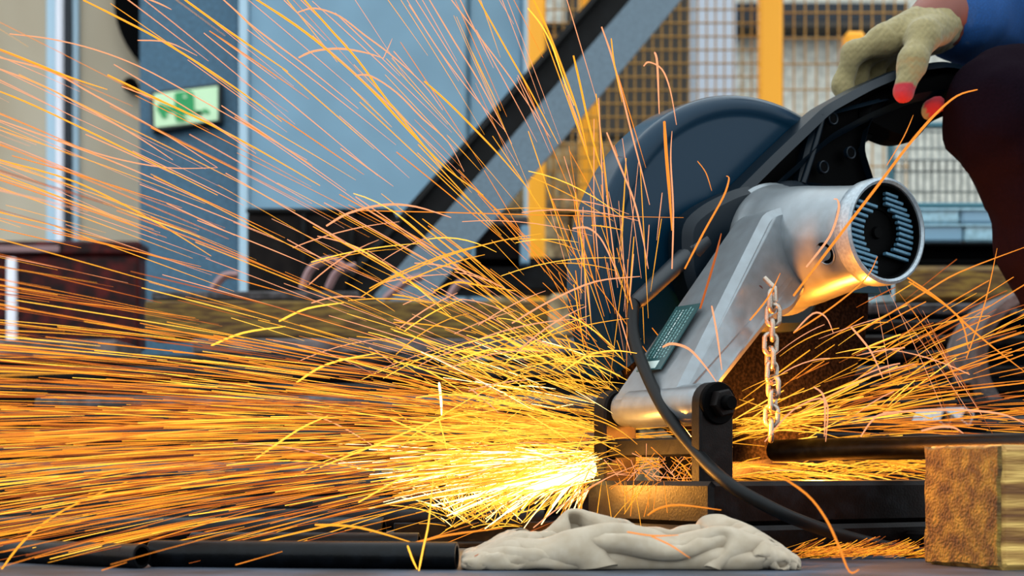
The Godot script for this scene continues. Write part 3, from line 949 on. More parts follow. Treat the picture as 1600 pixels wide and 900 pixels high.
	while yy <= 0.038:
		for s in [-1.0, 1.0]:
			var xi := sqrt(maxf(0.0225 * 0.0225 - yy * yy, 0.0))
			var xo := sqrt(maxf(0.0412 * 0.0412 - yy * yy, 0.0))
			xi = maxf(xi, 0.005)
			if s > 0 and yy < -0.026 or s < 0 and yy > 0.026: continue
			if xo - xi > 0.004:
				t = PackedVector3Array()
				box(t, Vector3.ZERO, Vector3(xo - xi, 0.0031, 0.005), 0.0006, Transform3D(Basis(Vector3(0, 0, 1), -0.16), Vector3(s * (xi + xo) / 2, 0.2985 + yy, 0.1745)))
				obj("vent_slat", finish(t, 25), M.vent, cap)
		yy += 0.0052
	# brush cap sunk in the side of the motor
	var bd := Vector3(-cos(0.42), -sin(0.42), 0)
	var bz := bd
	var bx := Vector3(0, 0, 1)
	var by := bz.cross(bx)
	t = PackedVector3Array()
	lathe(t, [Vector2(0.0105, 0.043), Vector2(0.0122, 0.0465), Vector2(0.0122, 0.0478), Vector2(0.0108, 0.0482), Vector2(0.0100, 0.0470)], 24, Transform3D(Basis(bx, by, bz), Vector3(0, 0.2985, 0.147)), 0, TAU, true)
	obj("brush_port", finish(t, 40), M.silver, mo)
	t = PackedVector3Array()
	lathe(t, [Vector2(0, 0.040), Vector2(0.0104, 0.040), Vector2(0.0104, 0.0476), Vector2(0.0075, 0.0476), Vector2(0.0065, 0.0472), Vector2(0, 0.0472)], 20, Transform3D(Basis(bx, by, bz), Vector3(0, 0.2985, 0.147)))
	tag(obj("brush_cap", finish(t, 40), M.matt_black, mo), "dark brush cap")
	# blade guard and wheel
	var gx := Transform3D(Basis(), Vector3(0, 0.264, 0))
	t = PackedVector3Array()
	lathe(t, [Vector2(0.018, -0.004), Vector2(0.174, -0.004), Vector2(0.179, -0.002), Vector2(0.185, 0.0005), Vector2(0.192, -0.001), Vector2(0.198, -0.007), Vector2(0.2, -0.014), Vector2(0.2, -0.052), Vector2(0.196, -0.052), Vector2(0.195, -0.014), Vector2(0.188, -0.009), Vector2(0.018, -0.008)], 72, gx, deg_to_rad(2), deg_to_rad(208), true)
	obj("blade_guard", finish(t, 40), M.guard, saw)
	t = PackedVector3Array()
	lathe(t, [Vector2(0, -0.0245), Vector2(0.178, -0.0245), Vector2(0.178, -0.0215), Vector2(0, -0.0215)], 72, gx)
	var wh := obj("cutting_wheel", finish(t, 40), M.wheel, saw)
	t = PackedVector3Array()
	lathe(t, [Vector2(0, -0.022), Vector2(0.04, -0.022), Vector2(0.04, -0.018), Vector2(0.02, -0.014), Vector2(0.012, 0.02), Vector2(0, 0.02)], 32, gx)
	obj("flange", finish(t, 40), M.base, wh)
	# black body between motor and guard
	obj("gear_case", extr(rounded([[-0.118, 0.318], [-0.092, 0.338], [-0.05, 0.358], [0.03, 0.375], [0.09, 0.36], [0.09, 0.30], [0.04, 0.22], [-0.04, 0.215], [-0.103, 0.238], [-0.117, 0.27]], 0.015), -0.003, 0.034, 0.008, 40), M.black_plastic, saw)
	# handle: inner wall, beam, side plate and grip
	obj("handle_wall", extr([[-0.07, 0.312], [-0.06, 0.25], [0.03, 0.23], [0.10, 0.30], [0.152, 0.372], [0.138, 0.402], [0.131, 0.42], [0.16, 0.44], [0.235, 0.465], [0.295, 0.488], [0.303, 0.505], [0.295, 0.521], [0.25, 0.52], [0.1932, 0.507], [0.13, 0.475], [0.072, 0.444], [0.0, 0.384]], -0.006, 0.012, 0.002), M.matt_black, saw)
	var hb := obj("handle_beam", extr(rounded([[-0.085, 0.322], [0.0, 0.396], [0.072, 0.456], [0.13, 0.487], [0.1932, 0.515], [0.25, 0.528], [0.298, 0.526], [0.308, 0.51], [0.298, 0.492], [0.25, 0.488], [0.2, 0.476], [0.13, 0.446], [0.08, 0.42], [0.01, 0.366], [-0.06, 0.304]], 0.012, 3), -0.010, 0.030, 0.008, 40), M.black_plastic, saw)
	var pl := obj("side_plate", extr(rounded([[0.062, 0.446], [0.048, 0.412], [0.036, 0.37], [0.152, 0.372], [0.138, 0.402], [0.131, 0.418], [0.138, 0.444], [0.17, 0.48]], 0.008, 3), -0.004, 0.024, 0.004, 30), M.black_plastic, saw)
	t = PackedVector3Array()
	tube(t, curve(PackedVector3Array([Vector3(0.068, 0.445, 0.024), Vector3(0.056, 0.412, 0.025), Vector3(0.04, 0.372, 0.025)]), 5), [0.0035], 8)
	obj("rib", finish(t, 50), M.black_plastic, pl)
	for q in [[0.083, 0.444], [0.07, 0.392], [0.108, 0.411]]:
		t = PackedVector3Array()
		lathe(t, [Vector2(0.005, 0.02), Vector2(0.0068, 0.02), Vector2(0.0068, 0.0245), Vector2(0.006, 0.025), Vector2(0.005, 0.0245)], 18, Transform3D(Basis(), Vector3(q[0], q[1], 0)), 0, TAU, true)
		obj("screw_boss", finish(t, 40), M.black_plastic, pl)
		obj("screw", cyl_mesh(0.0051, 0.02, 0.0242, 14, 0.0005), M.matt_black, pl, Vector3(q[0], q[1], 0))
	obj("grip", extr(rounded([[0.13, 0.442], [0.16, 0.435], [0.182, 0.431], [0.205, 0.434], [0.222, 0.446], [0.235, 0.46], [0.262, 0.472], [0.296, 0.482], [0.312, 0.50], [0.305, 0.528], [0.25, 0.522], [0.20, 0.505], [0.13, 0.47]], 0.012, 3), -0.012, 0.022, 0.008, 40), M.matt_black, saw)
	# cord with its strain relief
	t = PackedVector3Array()
	var e0 := Vector3(-0.098, 0.296, 0.022)
	var e1 := Vector3(-0.1745, 0.236, 0.028)
	tube(t, PackedVector3Array([e0, e0.lerp(e1, 0.05), e0.lerp(e1, 0.96), e1]), [0.0085, 0.0095, 0.0078, 0.006], 18)
	var sr := obj("strain_relief", finish(t, 40), M.rubber, saw)
	t = PackedVector3Array()
	tube(t, PackedVector3Array([e0 + (e0 - e1) * 0.12, e0 + (e0 - e1) * 0.1, e0.lerp(e1, 0.1), e0.lerp(e1, 0.13)]), [0.0115, 0.0135, 0.0135, 0.0115], 20)
	obj("collar", finish(t, 40), M.rubber, sr)
	var inv := saw_frame.affine_inverse()
	var way := PackedVector3Array([e0.lerp(e1, 0.94), e0.lerp(e1, 1.03)])
	for q in [[990, 520, 1.44], [1004, 570, 1.41], [1038, 640, 1.36], [1084, 702, 1.325], [1134, 752, 1.275], [1190, 786, 1.26], [1250, 814, 1.27], [1335, 842, 1.32], [1445, 866, 1.335], [1540, 872, 1.33]]:
		way.append(inv * at(q[0], q[1], q[2]))
	t = PackedVector3Array()
	tube(t, curve(way, 8), [0.0056], 12)
	obj("cord", finish(t, 50), M.cord, saw)
	# hold-down chain
	var top := inv * at(1206, 470, 1.41)
	var lk := obj("chain", link_mesh(0), M.chain, saw, top)
	for k in range(1, 10):
		obj("chain_link", link_mesh(k), M.chain, lk, Vector3(sin(k * 1.3) * 0.0012, -k * 0.0132, cos(k * 0.9) * 0.001))
	t = PackedVector3Array()
	tube(t, PackedVector3Array([top + Vector3(0.004, 0.0, 0), top + Vector3(0.004, 0.012, 0), top + Vector3(0.0, 0.022, -0.01)]), [0.0026], 8)
	obj("chain_hook", finish(t, 50), M.chain, saw)
	# spark deflector flap
	t = PackedVector3Array()
	box(t, Vector3.ZERO, Vector3(0.055, 0.003, 0.04), 0.001, Transform3D(Basis(Vector3(0, 0, 1), 0.55), Vector3(-0.222, 0.099, -0.008)))
	tag(obj("spark_deflector", finish(t, 25), M.fold_steel, saw), "pinkish bent steel flap")

func box_part(o: Node, called: String, c: Vector3, size: Vector3, m: String, b := 0.002) -> MeshInstance3D:
	return obj(called, box_mesh(size, b), M[m], o, c)

func link_mesh(k: int) -> ArrayMesh:
	var t := PackedVector3Array()
	var x := Transform3D(Basis(Vector3.UP, (PI / 2 if k % 2 else 0.0) + k * 0.22 + 0.5), Vector3.ZERO)
	var pts := PackedVector3Array()
	for i in 25:
		var a := TAU * i / 24.0
		pts.append(x * Vector3(cos(a) * 0.0056, sin(a) * 0.0052 + (0.0044 if sin(a) > 0.0 else -0.0044), 0))
	tube(t, pts, [0.0024], 7, false)
	return finish(t, 60)

# ------------------------------------------------------------------ what lies in front
func front_things() -> void:
	# the rod being cut
	var rod := thing("steel_rod", "dark round steel rod held in the saw, its cut end amid the sparks", "steel rod", S(0.019, 0.0865, 0.24), deg_to_rad(TURN))
	obj("bar", cyl_mesh(0.011, -0.236, 0.36, 28, 0.001), M.rod, rod, Vector3(0, 0.011, 0))
	# square timber
	var near := at(1565, 892, 1.16)
	near.y = 0
	var tb := thing("wooden_block", "square sawn timber block at the right, its dark rough end towards the saw", "wooden block", near)
	var long := Vector3(0.93, 0, -0.36).normalized()
	var side := Vector3(-long.z, 0, long.x) * -1.0
	tb.transform.basis = Basis(long, Vector3.UP, long.cross(Vector3.UP))
	var t := PackedVector3Array()
	box(t, Vector3(0.2, 0.0478, -0.0475), Vector3(0.4, 0.0955, 0.095), 0.004)
	obj("timber", finish(t, 25), M.timber, tb)
	t = PackedVector3Array()
	var og := []
	var r2 := RandomNumberGenerator.new()
	r2.seed = 4
	for k in 40:
		var u := k / 10.0
		var e := Vector2(u, 0) if u < 1 else Vector2(1, u - 1) if u < 2 else Vector2(3 - u, 1) if u < 3 else Vector2(0, 4 - u)
		var jit := Vector2(r2.randf_range(-0.0012, 0.0012), r2.randf_range(-0.0012, 0.0012))
		og.append([-0.0935 + e.x * 0.092 + jit.x, 0.002 + e.y * 0.0925 + jit.y])
	prism(t, V2(og), 0.0, 0.004, 0.0012, Transform3D(Basis(Vector3(0, 0, 1), Vector3(0, 1, 0), Vector3(-1, 0, 0)), Vector3(0.002, 0, 0)))
	obj("end_grain", finish(t, 40), M.timber_end, tb)
	# pipes on the floor
	pipe_floor("floor_pipe", "long black pipe lying on the floor in front, its end beside the crumpled gloves", at(714, 0, 1.18).x, at(236, 0, 1.215).x, 1.18, 1.215, 0.0105)
	pipe_floor("floor_pipe", "black pipe at the lower left corner with its open round end showing", at(222, 0, 1.19).x, at(-260, 0, 1.42).x, 1.19, 1.42, 0.0095)
	pipe_floor("floor_pipe", "blurred dark pipe behind the front pipe, its end left of the spark landing", at(600, 0, 1.46).x, at(-120, 0, 1.5).x, 1.46, 1.5, 0.016)
	pipe_floor("floor_pipe", "short dark pipe just behind the gap before the gloves", at(655, 0, 1.34).x, at(300, 0, 1.36).x, 1.34, 1.36, 0.011)
	var sh := thing("scrap_angle", "dark steel angle lying where the spark jet lands, behind the gloves", "steel angle", at(790, 0, 1.55))
	sh.position.y = 0
	sh.rotation.y = 0.25
	t = PackedVector3Array()
	box(t, Vector3(0, 0.0025, 0), Vector3(0.22, 0.005, 0.05), 0.001)
	box(t, Vector3(0, 0.012, -0.0225), Vector3(0.22, 0.024, 0.005), 0.001)
	obj("angle", finish(t, 25), M.pile_steel, sh)
	gloves()

func pipe_floor(called: String, label: String, x0: float, x1: float, d0: float, d1: float, r: float) -> void:
	var a := Vector3(x0, r, -d0)
	var b := Vector3(x1, r, -d1)
	var o := thing(called, label, "pipe", (a + b) / 2.0 - Vector3(0, r, 0))
	var z := (b - a).normalized()
	var x := Vector3.UP.cross(z).normalized()
	var t := PackedVector3Array()
	var l := a.distance_to(b)
	lathe(t, [Vector2(r * 0.75, 0.0), Vector2(r * 0.96, 0.0), Vector2(r, r * 0.05), Vector2(r, l - r * 0.05), Vector2(r * 0.96, l), Vector2(r * 0.75, l)], 24, Transform3D(Basis(x, Vector3.UP, z), a - o.position), 0, TAU, true)
	obj("tube", finish(t, 35), M.pipe, o)

# a sheet of canvas pushed together on the floor until it buckles into folds under a low outline
func crumpled(w: float, d: float, nx: int, nz: int, to_w: float, to_d: float, outline: Array, steps: int, seed_: int) -> ArrayMesh:
	var r := RandomNumberGenerator.new()
	r.seed = seed_
	var nz_ := FastNoiseLite.new()
	nz_.seed = seed_
	nz_.frequency = 9.0
	var n := nx * nz
	var p := PackedVector3Array(); p.resize(n)
	var q := PackedVector3Array(); q.resize(n)
	var sx := w / (nx - 1)
	var sz := d / (nz - 1)
	for k in nz:
		for i in nx:
			var x := (i - (nx - 1) / 2.0) * sx
			var z := (k - (nz - 1) / 2.0) * sz
			var h := 0.022 + 0.020 * nz_.get_noise_2d(x * 0.9 + z * 0.5, z * 1.6 - x * 0.3) * 2.0 + 0.004 * nz_.get_noise_2d(x * 4.0 + 9.0, z * 4.0)
			p[k * nx + i] = Vector3(x, maxf(0.001, h), z)
			q[k * nx + i] = p[k * nx + i]
	var ca := PackedInt32Array()
	var cb := PackedInt32Array()
	var cl := PackedFloat32Array()
	var cs := PackedFloat32Array()
	for k in nz:
		for i in nx:
			for e in [[1, 0, 0.5], [0, 1, 0.5], [1, 1, 0.35], [1, -1, 0.35], [2, 0, 0.16], [0, 2, 0.16]]:
				var i2: int = i + e[0]
				var k2: int = k + e[1]
				if i2 < nx and k2 >= 0 and k2 < nz:
					ca.append(k * nx + i)
					cb.append(k2 * nx + i2)
					cl.append(Vector2(e[0] * sx, e[1] * sz).length())
					cs.append(e[2])
	var m := ca.size()
	var gap := 0.0065
	for s in steps:
		var t := minf(1.0, float(s) / (steps * 0.8))
		var hw := lerpf(w, to_w, t) / 2.0
		var hd := lerpf(d, to_d, t) / 2.0
		for v in n:
			var c := p[v]
			var vel := (c - q[v]) * 0.86
			q[v] = c
			p[v] = c + vel + Vector3(0, -0.00008, 0)
		for it in 3:
			for c in m:
				var a := ca[c]
				var b := cb[c]
				var dv := p[b] - p[a]
				var l := dv.length()
				if l > 1e-7:
					dv *= (l - cl[c]) / l * cs[c]
					p[a] += dv
					p[b] -= dv
			for v in n:
				var c := p[v]
				c.x = clampf(c.x, -hw, hw)
				c.z = clampf(c.z, -hd, hd)
				var u := (c.x / to_w + 0.5) * (outline.size() - 1)
				var ui := clampi(int(u), 0, outline.size() - 2)
				var top: float = lerpf(outline[ui], outline[ui + 1], clampf(u - ui, 0.0, 1.0))
				top *= 1.0 - 0.45 * pow(maxf(0.0, c.z / hd), 2.0)
				c.y = clampf(c.y, 0.0012, maxf(top, 0.06 * (1.0 - t)))
				p[v] = c
		if s % 2 == 0:
			var cells := {}
			for v in n:
				var key := Vector3i((p[v] / gap).floor())
				if cells.has(key): cells[key].append(v)
				else: cells[key] = [v]
			for key in cells:
				var near: Array = cells[key].duplicate()
				for o in [Vector3i(1, 0, 0), Vector3i(0, 1, 0), Vector3i(0, 0, 1), Vector3i(0, 1, 1), Vector3i(1, 1, 0), Vector3i(0, 1, -1), Vector3i(-1, 1, 0), Vector3i(1, 0, 1), Vector3i(1, 0, -1)]:
					if cells.has(key + o): near.append_array(cells[key + o])
				for a in cells[key]:
					for b in near:
						if a == b: continue
						if absi(a % nx - b % nx) + absi(a / nx - b / nx) < 3: continue
						var dv: Vector3 = p[b] - p[a]
						var l := dv.length()
						if l < gap and l > 1e-6:
							dv *= (gap - l) / l * 0.35
							p[a] -= dv
							p[b] += dv
	# finer sheet through the points, then two faces a millimetre apart
	var up := 3
	var fx := (nx - 1) * up + 1
	var fz := (nz - 1) * up + 1
	var row := PackedVector3Array(); row.resize(fx * nz)
	for k in nz:
		for i in fx:
			var a := mini(i / up, nx - 2)
			row[k * fx + i] = p[k * nx + a].cubic_interpolate(p[k * nx + a + 1], p[k * nx + maxi(a - 1, 0)], p[k * nx + mini(a + 2, nx - 1)], float(i - a * up) / up)
	var g := PackedVector3Array(); g.resize(fx * fz)
	for k in fz:
		var a := mini(k / up, nz - 2)
		for i in fx:
			g[k * fx + i] = row[a * fx + i].cubic_interpolate(row[(a + 1) * fx + i], row[maxi(a - 1, 0) * fx + i], row[mini(a + 2, nz - 1) * fx + i], float(k - a * up) / up)
	var nn := PackedVector3Array(); nn.resize(fx * fz)
	for k in fz:
		for i in fx:
			nn[k * fx + i] = (g[mini(k + 1, fz - 1) * fx + i] - g[maxi(k - 1, 0) * fx + i]).cross(g[k * fx + mini(i + 1, fx - 1)] - g[k * fx + maxi(i - 1, 0)]).normalized()
	var vv := PackedVector3Array()
	var nv := PackedVector3Array()
	for e in [1.0, -1.0]:
		for i in fx * fz:
			var c: Vector3 = g[i] + nn[i] * (0.0007 * float(e))
			c.y = maxf(c.y, 0.0004)
			vv.append(c)
			nv.append(nn[i] * e)
	var idx := PackedInt32Array()
	var o := fx * fz
	for k in fz - 1:
		for i in fx - 1:
			var a := k * fx + i
			idx.append_array([a, a + 1, a + fx + 1, a, a + fx + 1, a + fx])
			idx.append_array([o + a, o + a + fx + 1, o + a + 1, o + a, o + a + fx, o + a + fx + 1])
	for i in fx - 1:
		for e in [[i, i + 1], [(fz - 1) * fx + i + 1, (fz - 1) * fx + i]]:
			idx.append_array([e[0], o + e[0], o + e[1], e[0], o + e[1], e[1]])
	for k in fz - 1:
		for e in [[(k + 1) * fx, k * fx], [k * fx + fx - 1, (k + 1) * fx + fx - 1]]:
			idx.append_array([e[0], o + e[0], o + e[1], e[0], o + e[1], e[1]])
	var ar := []
	ar.resize(Mesh.ARRAY_MAX)
	ar[Mesh.ARRAY_VERTEX] = vv
	ar[Mesh.ARRAY_NORMAL] = nv
	ar[Mesh.ARRAY_INDEX] = idx
	var am := ArrayMesh.new()
	am.add_surface_from_arrays(Mesh.PRIMITIVE_TRIANGLES, ar)
	return am

func gloves() -> void:
	var o := thing("canvas_cloth", "crumpled off-white canvas cloth on the floor before the saw", "cloth", Vector3(at(981, 0, 1.2).x, 0, -1.205))
	obj("canvas", crumpled(0.58, 0.36, 66, 42, 0.258, 0.085, [0.010, 0.017, 0.026, 0.030, 0.025, 0.043, 0.045, 0.045, 0.044, 0.037, 0.026, 0.034, 0.041, 0.040, 0.032, 0.022, 0.012], 90, 7), M.canvas, o)

# ------------------------------------------------------------------ the worker
func world_bones(list: Array) -> Array:
	return list

func worker() -> void:
	var who := thing("person", "person kneeling in blue jacket and dark maroon trousers, gloved hand on the saw handle", "person", Vector3(0.85, 0, -1.85))
	var c := who.position
	var a := Vector3(0.5225, 0, 0.8526)
	var u := Vector3(0.8526, 0, -0.5225)
	var wrist := S(0.272, 0.586, 0.008)
	var elbow := Vector3(0.69, 0.645, -1.89)
	var sh_r := Vector3(0.72, 0.93, -2.02)
	var sh_l := Vector3(0.92, 0.93, -1.72)
	var elbow_l := Vector3(0.84, 0.69, -1.58)
	var wrist_l := Vector3(0.70, 0.555, -1.66)
	var neck := Vector3(0.78, 1.02, -1.86)
	var chest := Vector3(0.83, 0.85, -1.88)
	var belly := Vector3(0.90, 0.62, -1.91)
	var pelvis := Vector3(0.94, 0.43, -1.94)
	var hip_l := pelvis + a * 0.09
	var hip_r := pelvis - a * 0.09
	var knee_l := at(1578, 178, 1.66)
	var ankle_l := knee_l + Vector3(0.205, -0.385, -0.10)
	var knee_r := Vector3(0.87, 0.075, -2.24)
	var ankle_r := knee_r + u * 0.36 + Vector3(0, 0.0, 0)
	var toe_l := ankle_l - u * 0.14 + Vector3(0, -0.045, 0)
	toe_l.y = 0.035
	var rel := func(list: Array) -> Array:
		for b in list:
			b[0] -= c
			b[1] -= c
		return list
	# jacket
	var jk: Array = rel.call([[belly, chest, 0.135, 0.14], [chest, neck - Vector3(0, 0.06, 0), 0.13, 0.075], [chest + a * 0.08, sh_l, 0.10, 0.075], [chest - a * 0.08, sh_r, 0.10, 0.075], [pelvis + Vector3(0, 0.06, 0), belly, 0.145, 0.135], [pelvis + a * 0.06 + Vector3(0, 0.05, 0), belly + a * 0.06, 0.11, 0.11], [pelvis - a * 0.06 + Vector3(0, 0.05, 0), belly - a * 0.06, 0.11, 0.11],
		[sh_r, elbow, 0.072, 0.058], [elbow, elbow.lerp(wrist, 0.5), 0.057, 0.05], [elbow.lerp(wrist, 0.5), wrist.lerp(elbow, 0.13), 0.05, 0.043], [wrist.lerp(elbow, 0.13), wrist.lerp(elbow, 0.09), 0.044, 0.043],
		[sh_l, elbow_l, 0.072, 0.056], [elbow_l, wrist_l.lerp(elbow_l, 0.14), 0.055, 0.042]])
	var skin_low: Array = rel.call([[belly, chest, 0.12, 0.12], [chest, neck, 0.10, 0.055], [chest, sh_l, 0.09, 0.06], [chest, sh_r, 0.09, 0.06], [pelvis, belly, 0.12, 0.115], [sh_r, elbow, 0.052, 0.042], [elbow, wrist, 0.042, 0.028], [sh_l, elbow_l, 0.052, 0.042], [elbow_l, wrist_l, 0.042, 0.028],
		[hip_l, knee_l, 0.08, 0.052], [knee_l, ankle_l, 0.05, 0.034], [hip_r, knee_r, 0.08, 0.052], [knee_r, ankle_r, 0.05, 0.034], [wrist, S(0.235, 0.567, 0.005), 0.027, 0.024], [wrist_l, wrist_l - u * 0.05 - Vector3(0, 0.02, 0), 0.027, 0.024], [neck, neck + Vector3(-0.03, 0.09, 0.01), 0.052, 0.052]])
	var body := grown(skin_low, 0.012, 0.04)
	# head with a face, on the neck
	var head := Vector3(0.715, 1.165, -1.825)
	var f := (-u * 0.9 + Vector3(0, -0.43, 0)).normalized()
	var hu := (Vector3.UP - f * f.y).normalized()
	var hs := f.cross(hu)
	var hp := func(fo: float, up: float, sd: float) -> Vector3: return head + f * fo + hu * up + hs * sd - c
	var hb := [[hp.call(-0.02, 0.03, 0), hp.call(0.02, 0.035, 0), 0.088, 0.078], [hp.call(0.015, -0.02, 0), hp.call(0.04, -0.075, 0), 0.07, 0.044], [hp.call(0.05, -0.09, 0), hp.call(0.062, -0.092, 0), 0.03, 0.026],
		[hp.call(0.088, 0.015, 0), hp.call(0.108, -0.022, 0), 0.009, 0.014], [hp.call(0.096, -0.026, 0.012), hp.call(0.096, -0.026, -0.012), 0.009, 0.009], [hp.call(0.076, 0.03, 0.032), hp.call(0.076, 0.03, -0.032), 0.02, 0.02], [hp.call(0.075, -0.052, 0.02), hp.call(0.075, -0.052, -0.02), 0.012, 0.012], [hp.call(0.075, -0.064, 0.015), hp.call(0.075, -0.064, -0.015), 0.012, 0.012], [hp.call(0.095, -0.058, 0.022), hp.call(0.095, -0.058, -0.022), 0.003, 0.003, "cut"],
		[hp.call(-0.02, -0.05, 0), neck - c, 0.055, 0.054]]
	for s in [-1.0, 1.0]:
		hb.append([hp.call(-0.005, 0.02, 0.08 * s), hp.call(-0.015, -0.02, 0.078 * s), 0.018, 0.012])
		hb.append([hp.call(0.092, 0.012, 0.031 * s), hp.call(0.092, 0.012, 0.031 * s), 0.013, 0.013, "cut"])
	var hm := grown(hb, 0.005, 0.016)
	body.add_surface_from_arrays(Mesh.PRIMITIVE_TRIANGLES, hm.surface_get_arrays(0))
	obj("body", body, M.skin, who)
	for s in [-1.0, 1.0]:
		var eye := PackedVector3Array()
		lathe(eye, [Vector2(0, -0.011), Vector2(0.0078, -0.0078), Vector2(0.011, 0), Vector2(0.0078, 0.0078), Vector2(0, 0.011)], 14)
		obj("eye", finish(eye, 80), M.eye_white, who, hp.call(0.077, 0.012, 0.031 * s))
		obj("pupil", finish(eye, 80), M.hair, who, hp.call(0.0835, 0.012, 0.031 * s)).scale = Vector3.ONE * 0.5
	obj("hair", grown([[hp.call(-0.035, 0.045, 0), hp.call(0.02, 0.07, 0), 0.086, 0.068], [hp.call(-0.05, 0.0, 0), hp.call(-0.045, -0.03, 0), 0.07, 0.06]], 0.008, 0.03, 0.006, 60.0), M.hair, who)
	obj("jacket", grown(jk, 0.012, 0.045, 0.008, 14.0), M.denim, who)
	obj("cuff_shade", grown(rel.call([[wrist.lerp(elbow, 0.12), wrist.lerp(elbow, 0.07), 0.043, 0.041]]), 0.006, 0.01), M.matt_black, who)  # black ring standing in for the shade inside the sleeve opening
	var tr: Array = rel.call([[pelvis, pelvis + Vector3(0, 0.06, 0), 0.145, 0.135], [hip_l, knee_l.lerp(hip_l, 0.35), 0.105, 0.082], [knee_l.lerp(hip_l, 0.35), knee_l, 0.082, 0.062], [knee_l, knee_l.lerp(ankle_l, 0.35), 0.062, 0.062], [knee_l.lerp(ankle_l, 0.35), ankle_l, 0.064, 0.055], [hip_r, knee_r, 0.105, 0.068], [knee_r, ankle_r, 0.066, 0.05]])
	obj("trousers", grown(tr, 0.011, 0.04, 0.009, 16.0), M.trousers, who)
	for q in [[ankle_l, toe_l], [ankle_r, ankle_r + u * 0.02 + Vector3(0, -0.02, 0)]]:
		var heel: Vector3 = q[0] + Vector3(0, -0.03, 0)
		heel.y = maxf(heel.y, 0.045)
		obj("boot", grown(rel.call([[q[0], heel, 0.05, 0.044], [heel, q[1], 0.042, 0.035]]), 0.01, 0.03), M.boot, who)
	# right glove, in the saw's axes; fingers close round the grip
	var h := func(list: Array) -> Array:
		var o := []
		for b in list: o.append([S(b[0], b[1], b[2]) - c, S(b[3], b[4], b[5]) - c, b[6], b[7]])
		return o
	var right: Array = h.call([
		[0.30, 0.598, 0.008, 0.262, 0.578, 0.004, 0.031, 0.030],
		[0.262, 0.578, 0.006, 0.178, 0.545, 0.002, 0.028, 0.018], [0.262, 0.575, 0.0, 0.195, 0.548, -0.018, 0.027, 0.017], [0.262, 0.572, -0.008, 0.214, 0.55, -0.028, 0.025, 0.016], [0.265, 0.57, -0.014, 0.234, 0.548, -0.032, 0.023, 0.015],
		[0.178, 0.545, 0.002, 0.152, 0.532, -0.018, 0.0125, 0.0115], [0.152, 0.532, -0.018, 0.147, 0.498, -0.030, 0.0115, 0.0105], [0.147, 0.498, -0.030, 0.158, 0.462, -0.016, 0.0105, 0.0095],
		[0.195, 0.548, -0.018, 0.178, 0.534, -0.034, 0.0125, 0.0115], [0.178, 0.534, -0.034, 0.176, 0.488, -0.036, 0.0115, 0.0105], [0.176, 0.488, -0.036, 0.186, 0.45, -0.006, 0.0105, 0.0095],
		[0.214, 0.55, -0.028, 0.205, 0.534, -0.040, 0.012, 0.0115], [0.205, 0.534, -0.040, 0.206, 0.486, -0.034, 0.0115, 0.0105], [0.206, 0.486, -0.034, 0.216, 0.462, 0.004, 0.0105, 0.0095], [0.216, 0.462, 0.004, 0.228, 0.475, 0.032, 0.0098, 0.009],
		[0.234, 0.548, -0.032, 0.234, 0.53, -0.040, 0.0115, 0.0105], [0.234, 0.53, -0.040, 0.238, 0.492, -0.032, 0.0105, 0.0095], [0.238, 0.492, -0.032, 0.25, 0.476, -0.004, 0.0095, 0.0085],
		[0.25, 0.568, 0.018, 0.202, 0.545, 0.036, 0.021, 0.0175], [0.202, 0.545, 0.036, 0.178, 0.512, 0.044, 0.0165, 0.0145], [0.178, 0.512, 0.044, 0.165, 0.478, 0.043, 0.0145, 0.0115]])
	var th := S(0.165, 0.474, 0.043) - c
	var rf := S(0.230, 0.476, 0.034) - c
	var paint := func(p: Vector3) -> Color:
		var d := minf(p.distance_to(th), p.distance_to(rf) * 0.9)
		var n := 0.88 + 0.12 * sin(p.x * 900.0) * sin(p.y * 800.0 + p.z * 500.0)
		return Color(0.46, 0.02, 0.035) if d < 0.016 else Color(0.33 * n, 0.265 * n, 0.12 * n)
	tag(obj("glove", grown(right, 0.003, 0.009, 0.0015, 60.0, paint), M.glove, who), "knitted yellow-grey glove with red dipped fingertips")
	var wl := wrist_l - c
	var lg := [[wl + u * 0.02, wl - u * 0.03 - Vector3(0, 0.005, 0), 0.03, 0.028]]
	for k in 4:
		var b0 := wl - u * 0.05 + a * (k - 1.5) * 0.02 + Vector3(0, -0.004, 0)
		var b1 := b0 - u * 0.05 + Vector3(0, -0.012, 0)
		lg.append([wl - u * 0.01 + a * (k - 1.5) * 0.012, b0, 0.02, 0.013])
		lg.append([b0, b1, 0.012, 0.011])
		lg.append([b1, b1 - u * (0.022 if k % 3 else 0.014) + Vector3(0, -0.018, 0), 0.011, 0.0095])
	lg.append([wl - a * 0.02, wl - u * 0.03 - a * 0.045 - Vector3(0, 0.012, 0), 0.018, 0.014])
	lg.append([wl - u * 0.03 - a * 0.045 - Vector3(0, 0.012, 0), wl - u * 0.065 - a * 0.052 - Vector3(0, 0.028, 0), 0.013, 0.011])
	obj("glove", grown(lg, 0.004, 0.009, 0.0015, 60.0, func(_p): return Color(0.44, 0.385, 0.25)), M.glove, who)

# ------------------------------------------------------------------ the sparks
var shower := []     # each: path, radius, material, kind of label

func spark(path: PackedVector3Array, r: float, m: String, sort: String) -> void:
	if sort != "bold":        # the rod and its support shade what would cross them
		var inv := saw_frame.affine_inverse()
		for v in path:
			var q := inv * v
			if q.x < 0.03 and q.y > 0.082 and q.y < 0.116 and q.z - 0.87 * (0.019 - q.x) > 0.006: return
	if path.size() > 1: shower.append([path, r, m, sort])

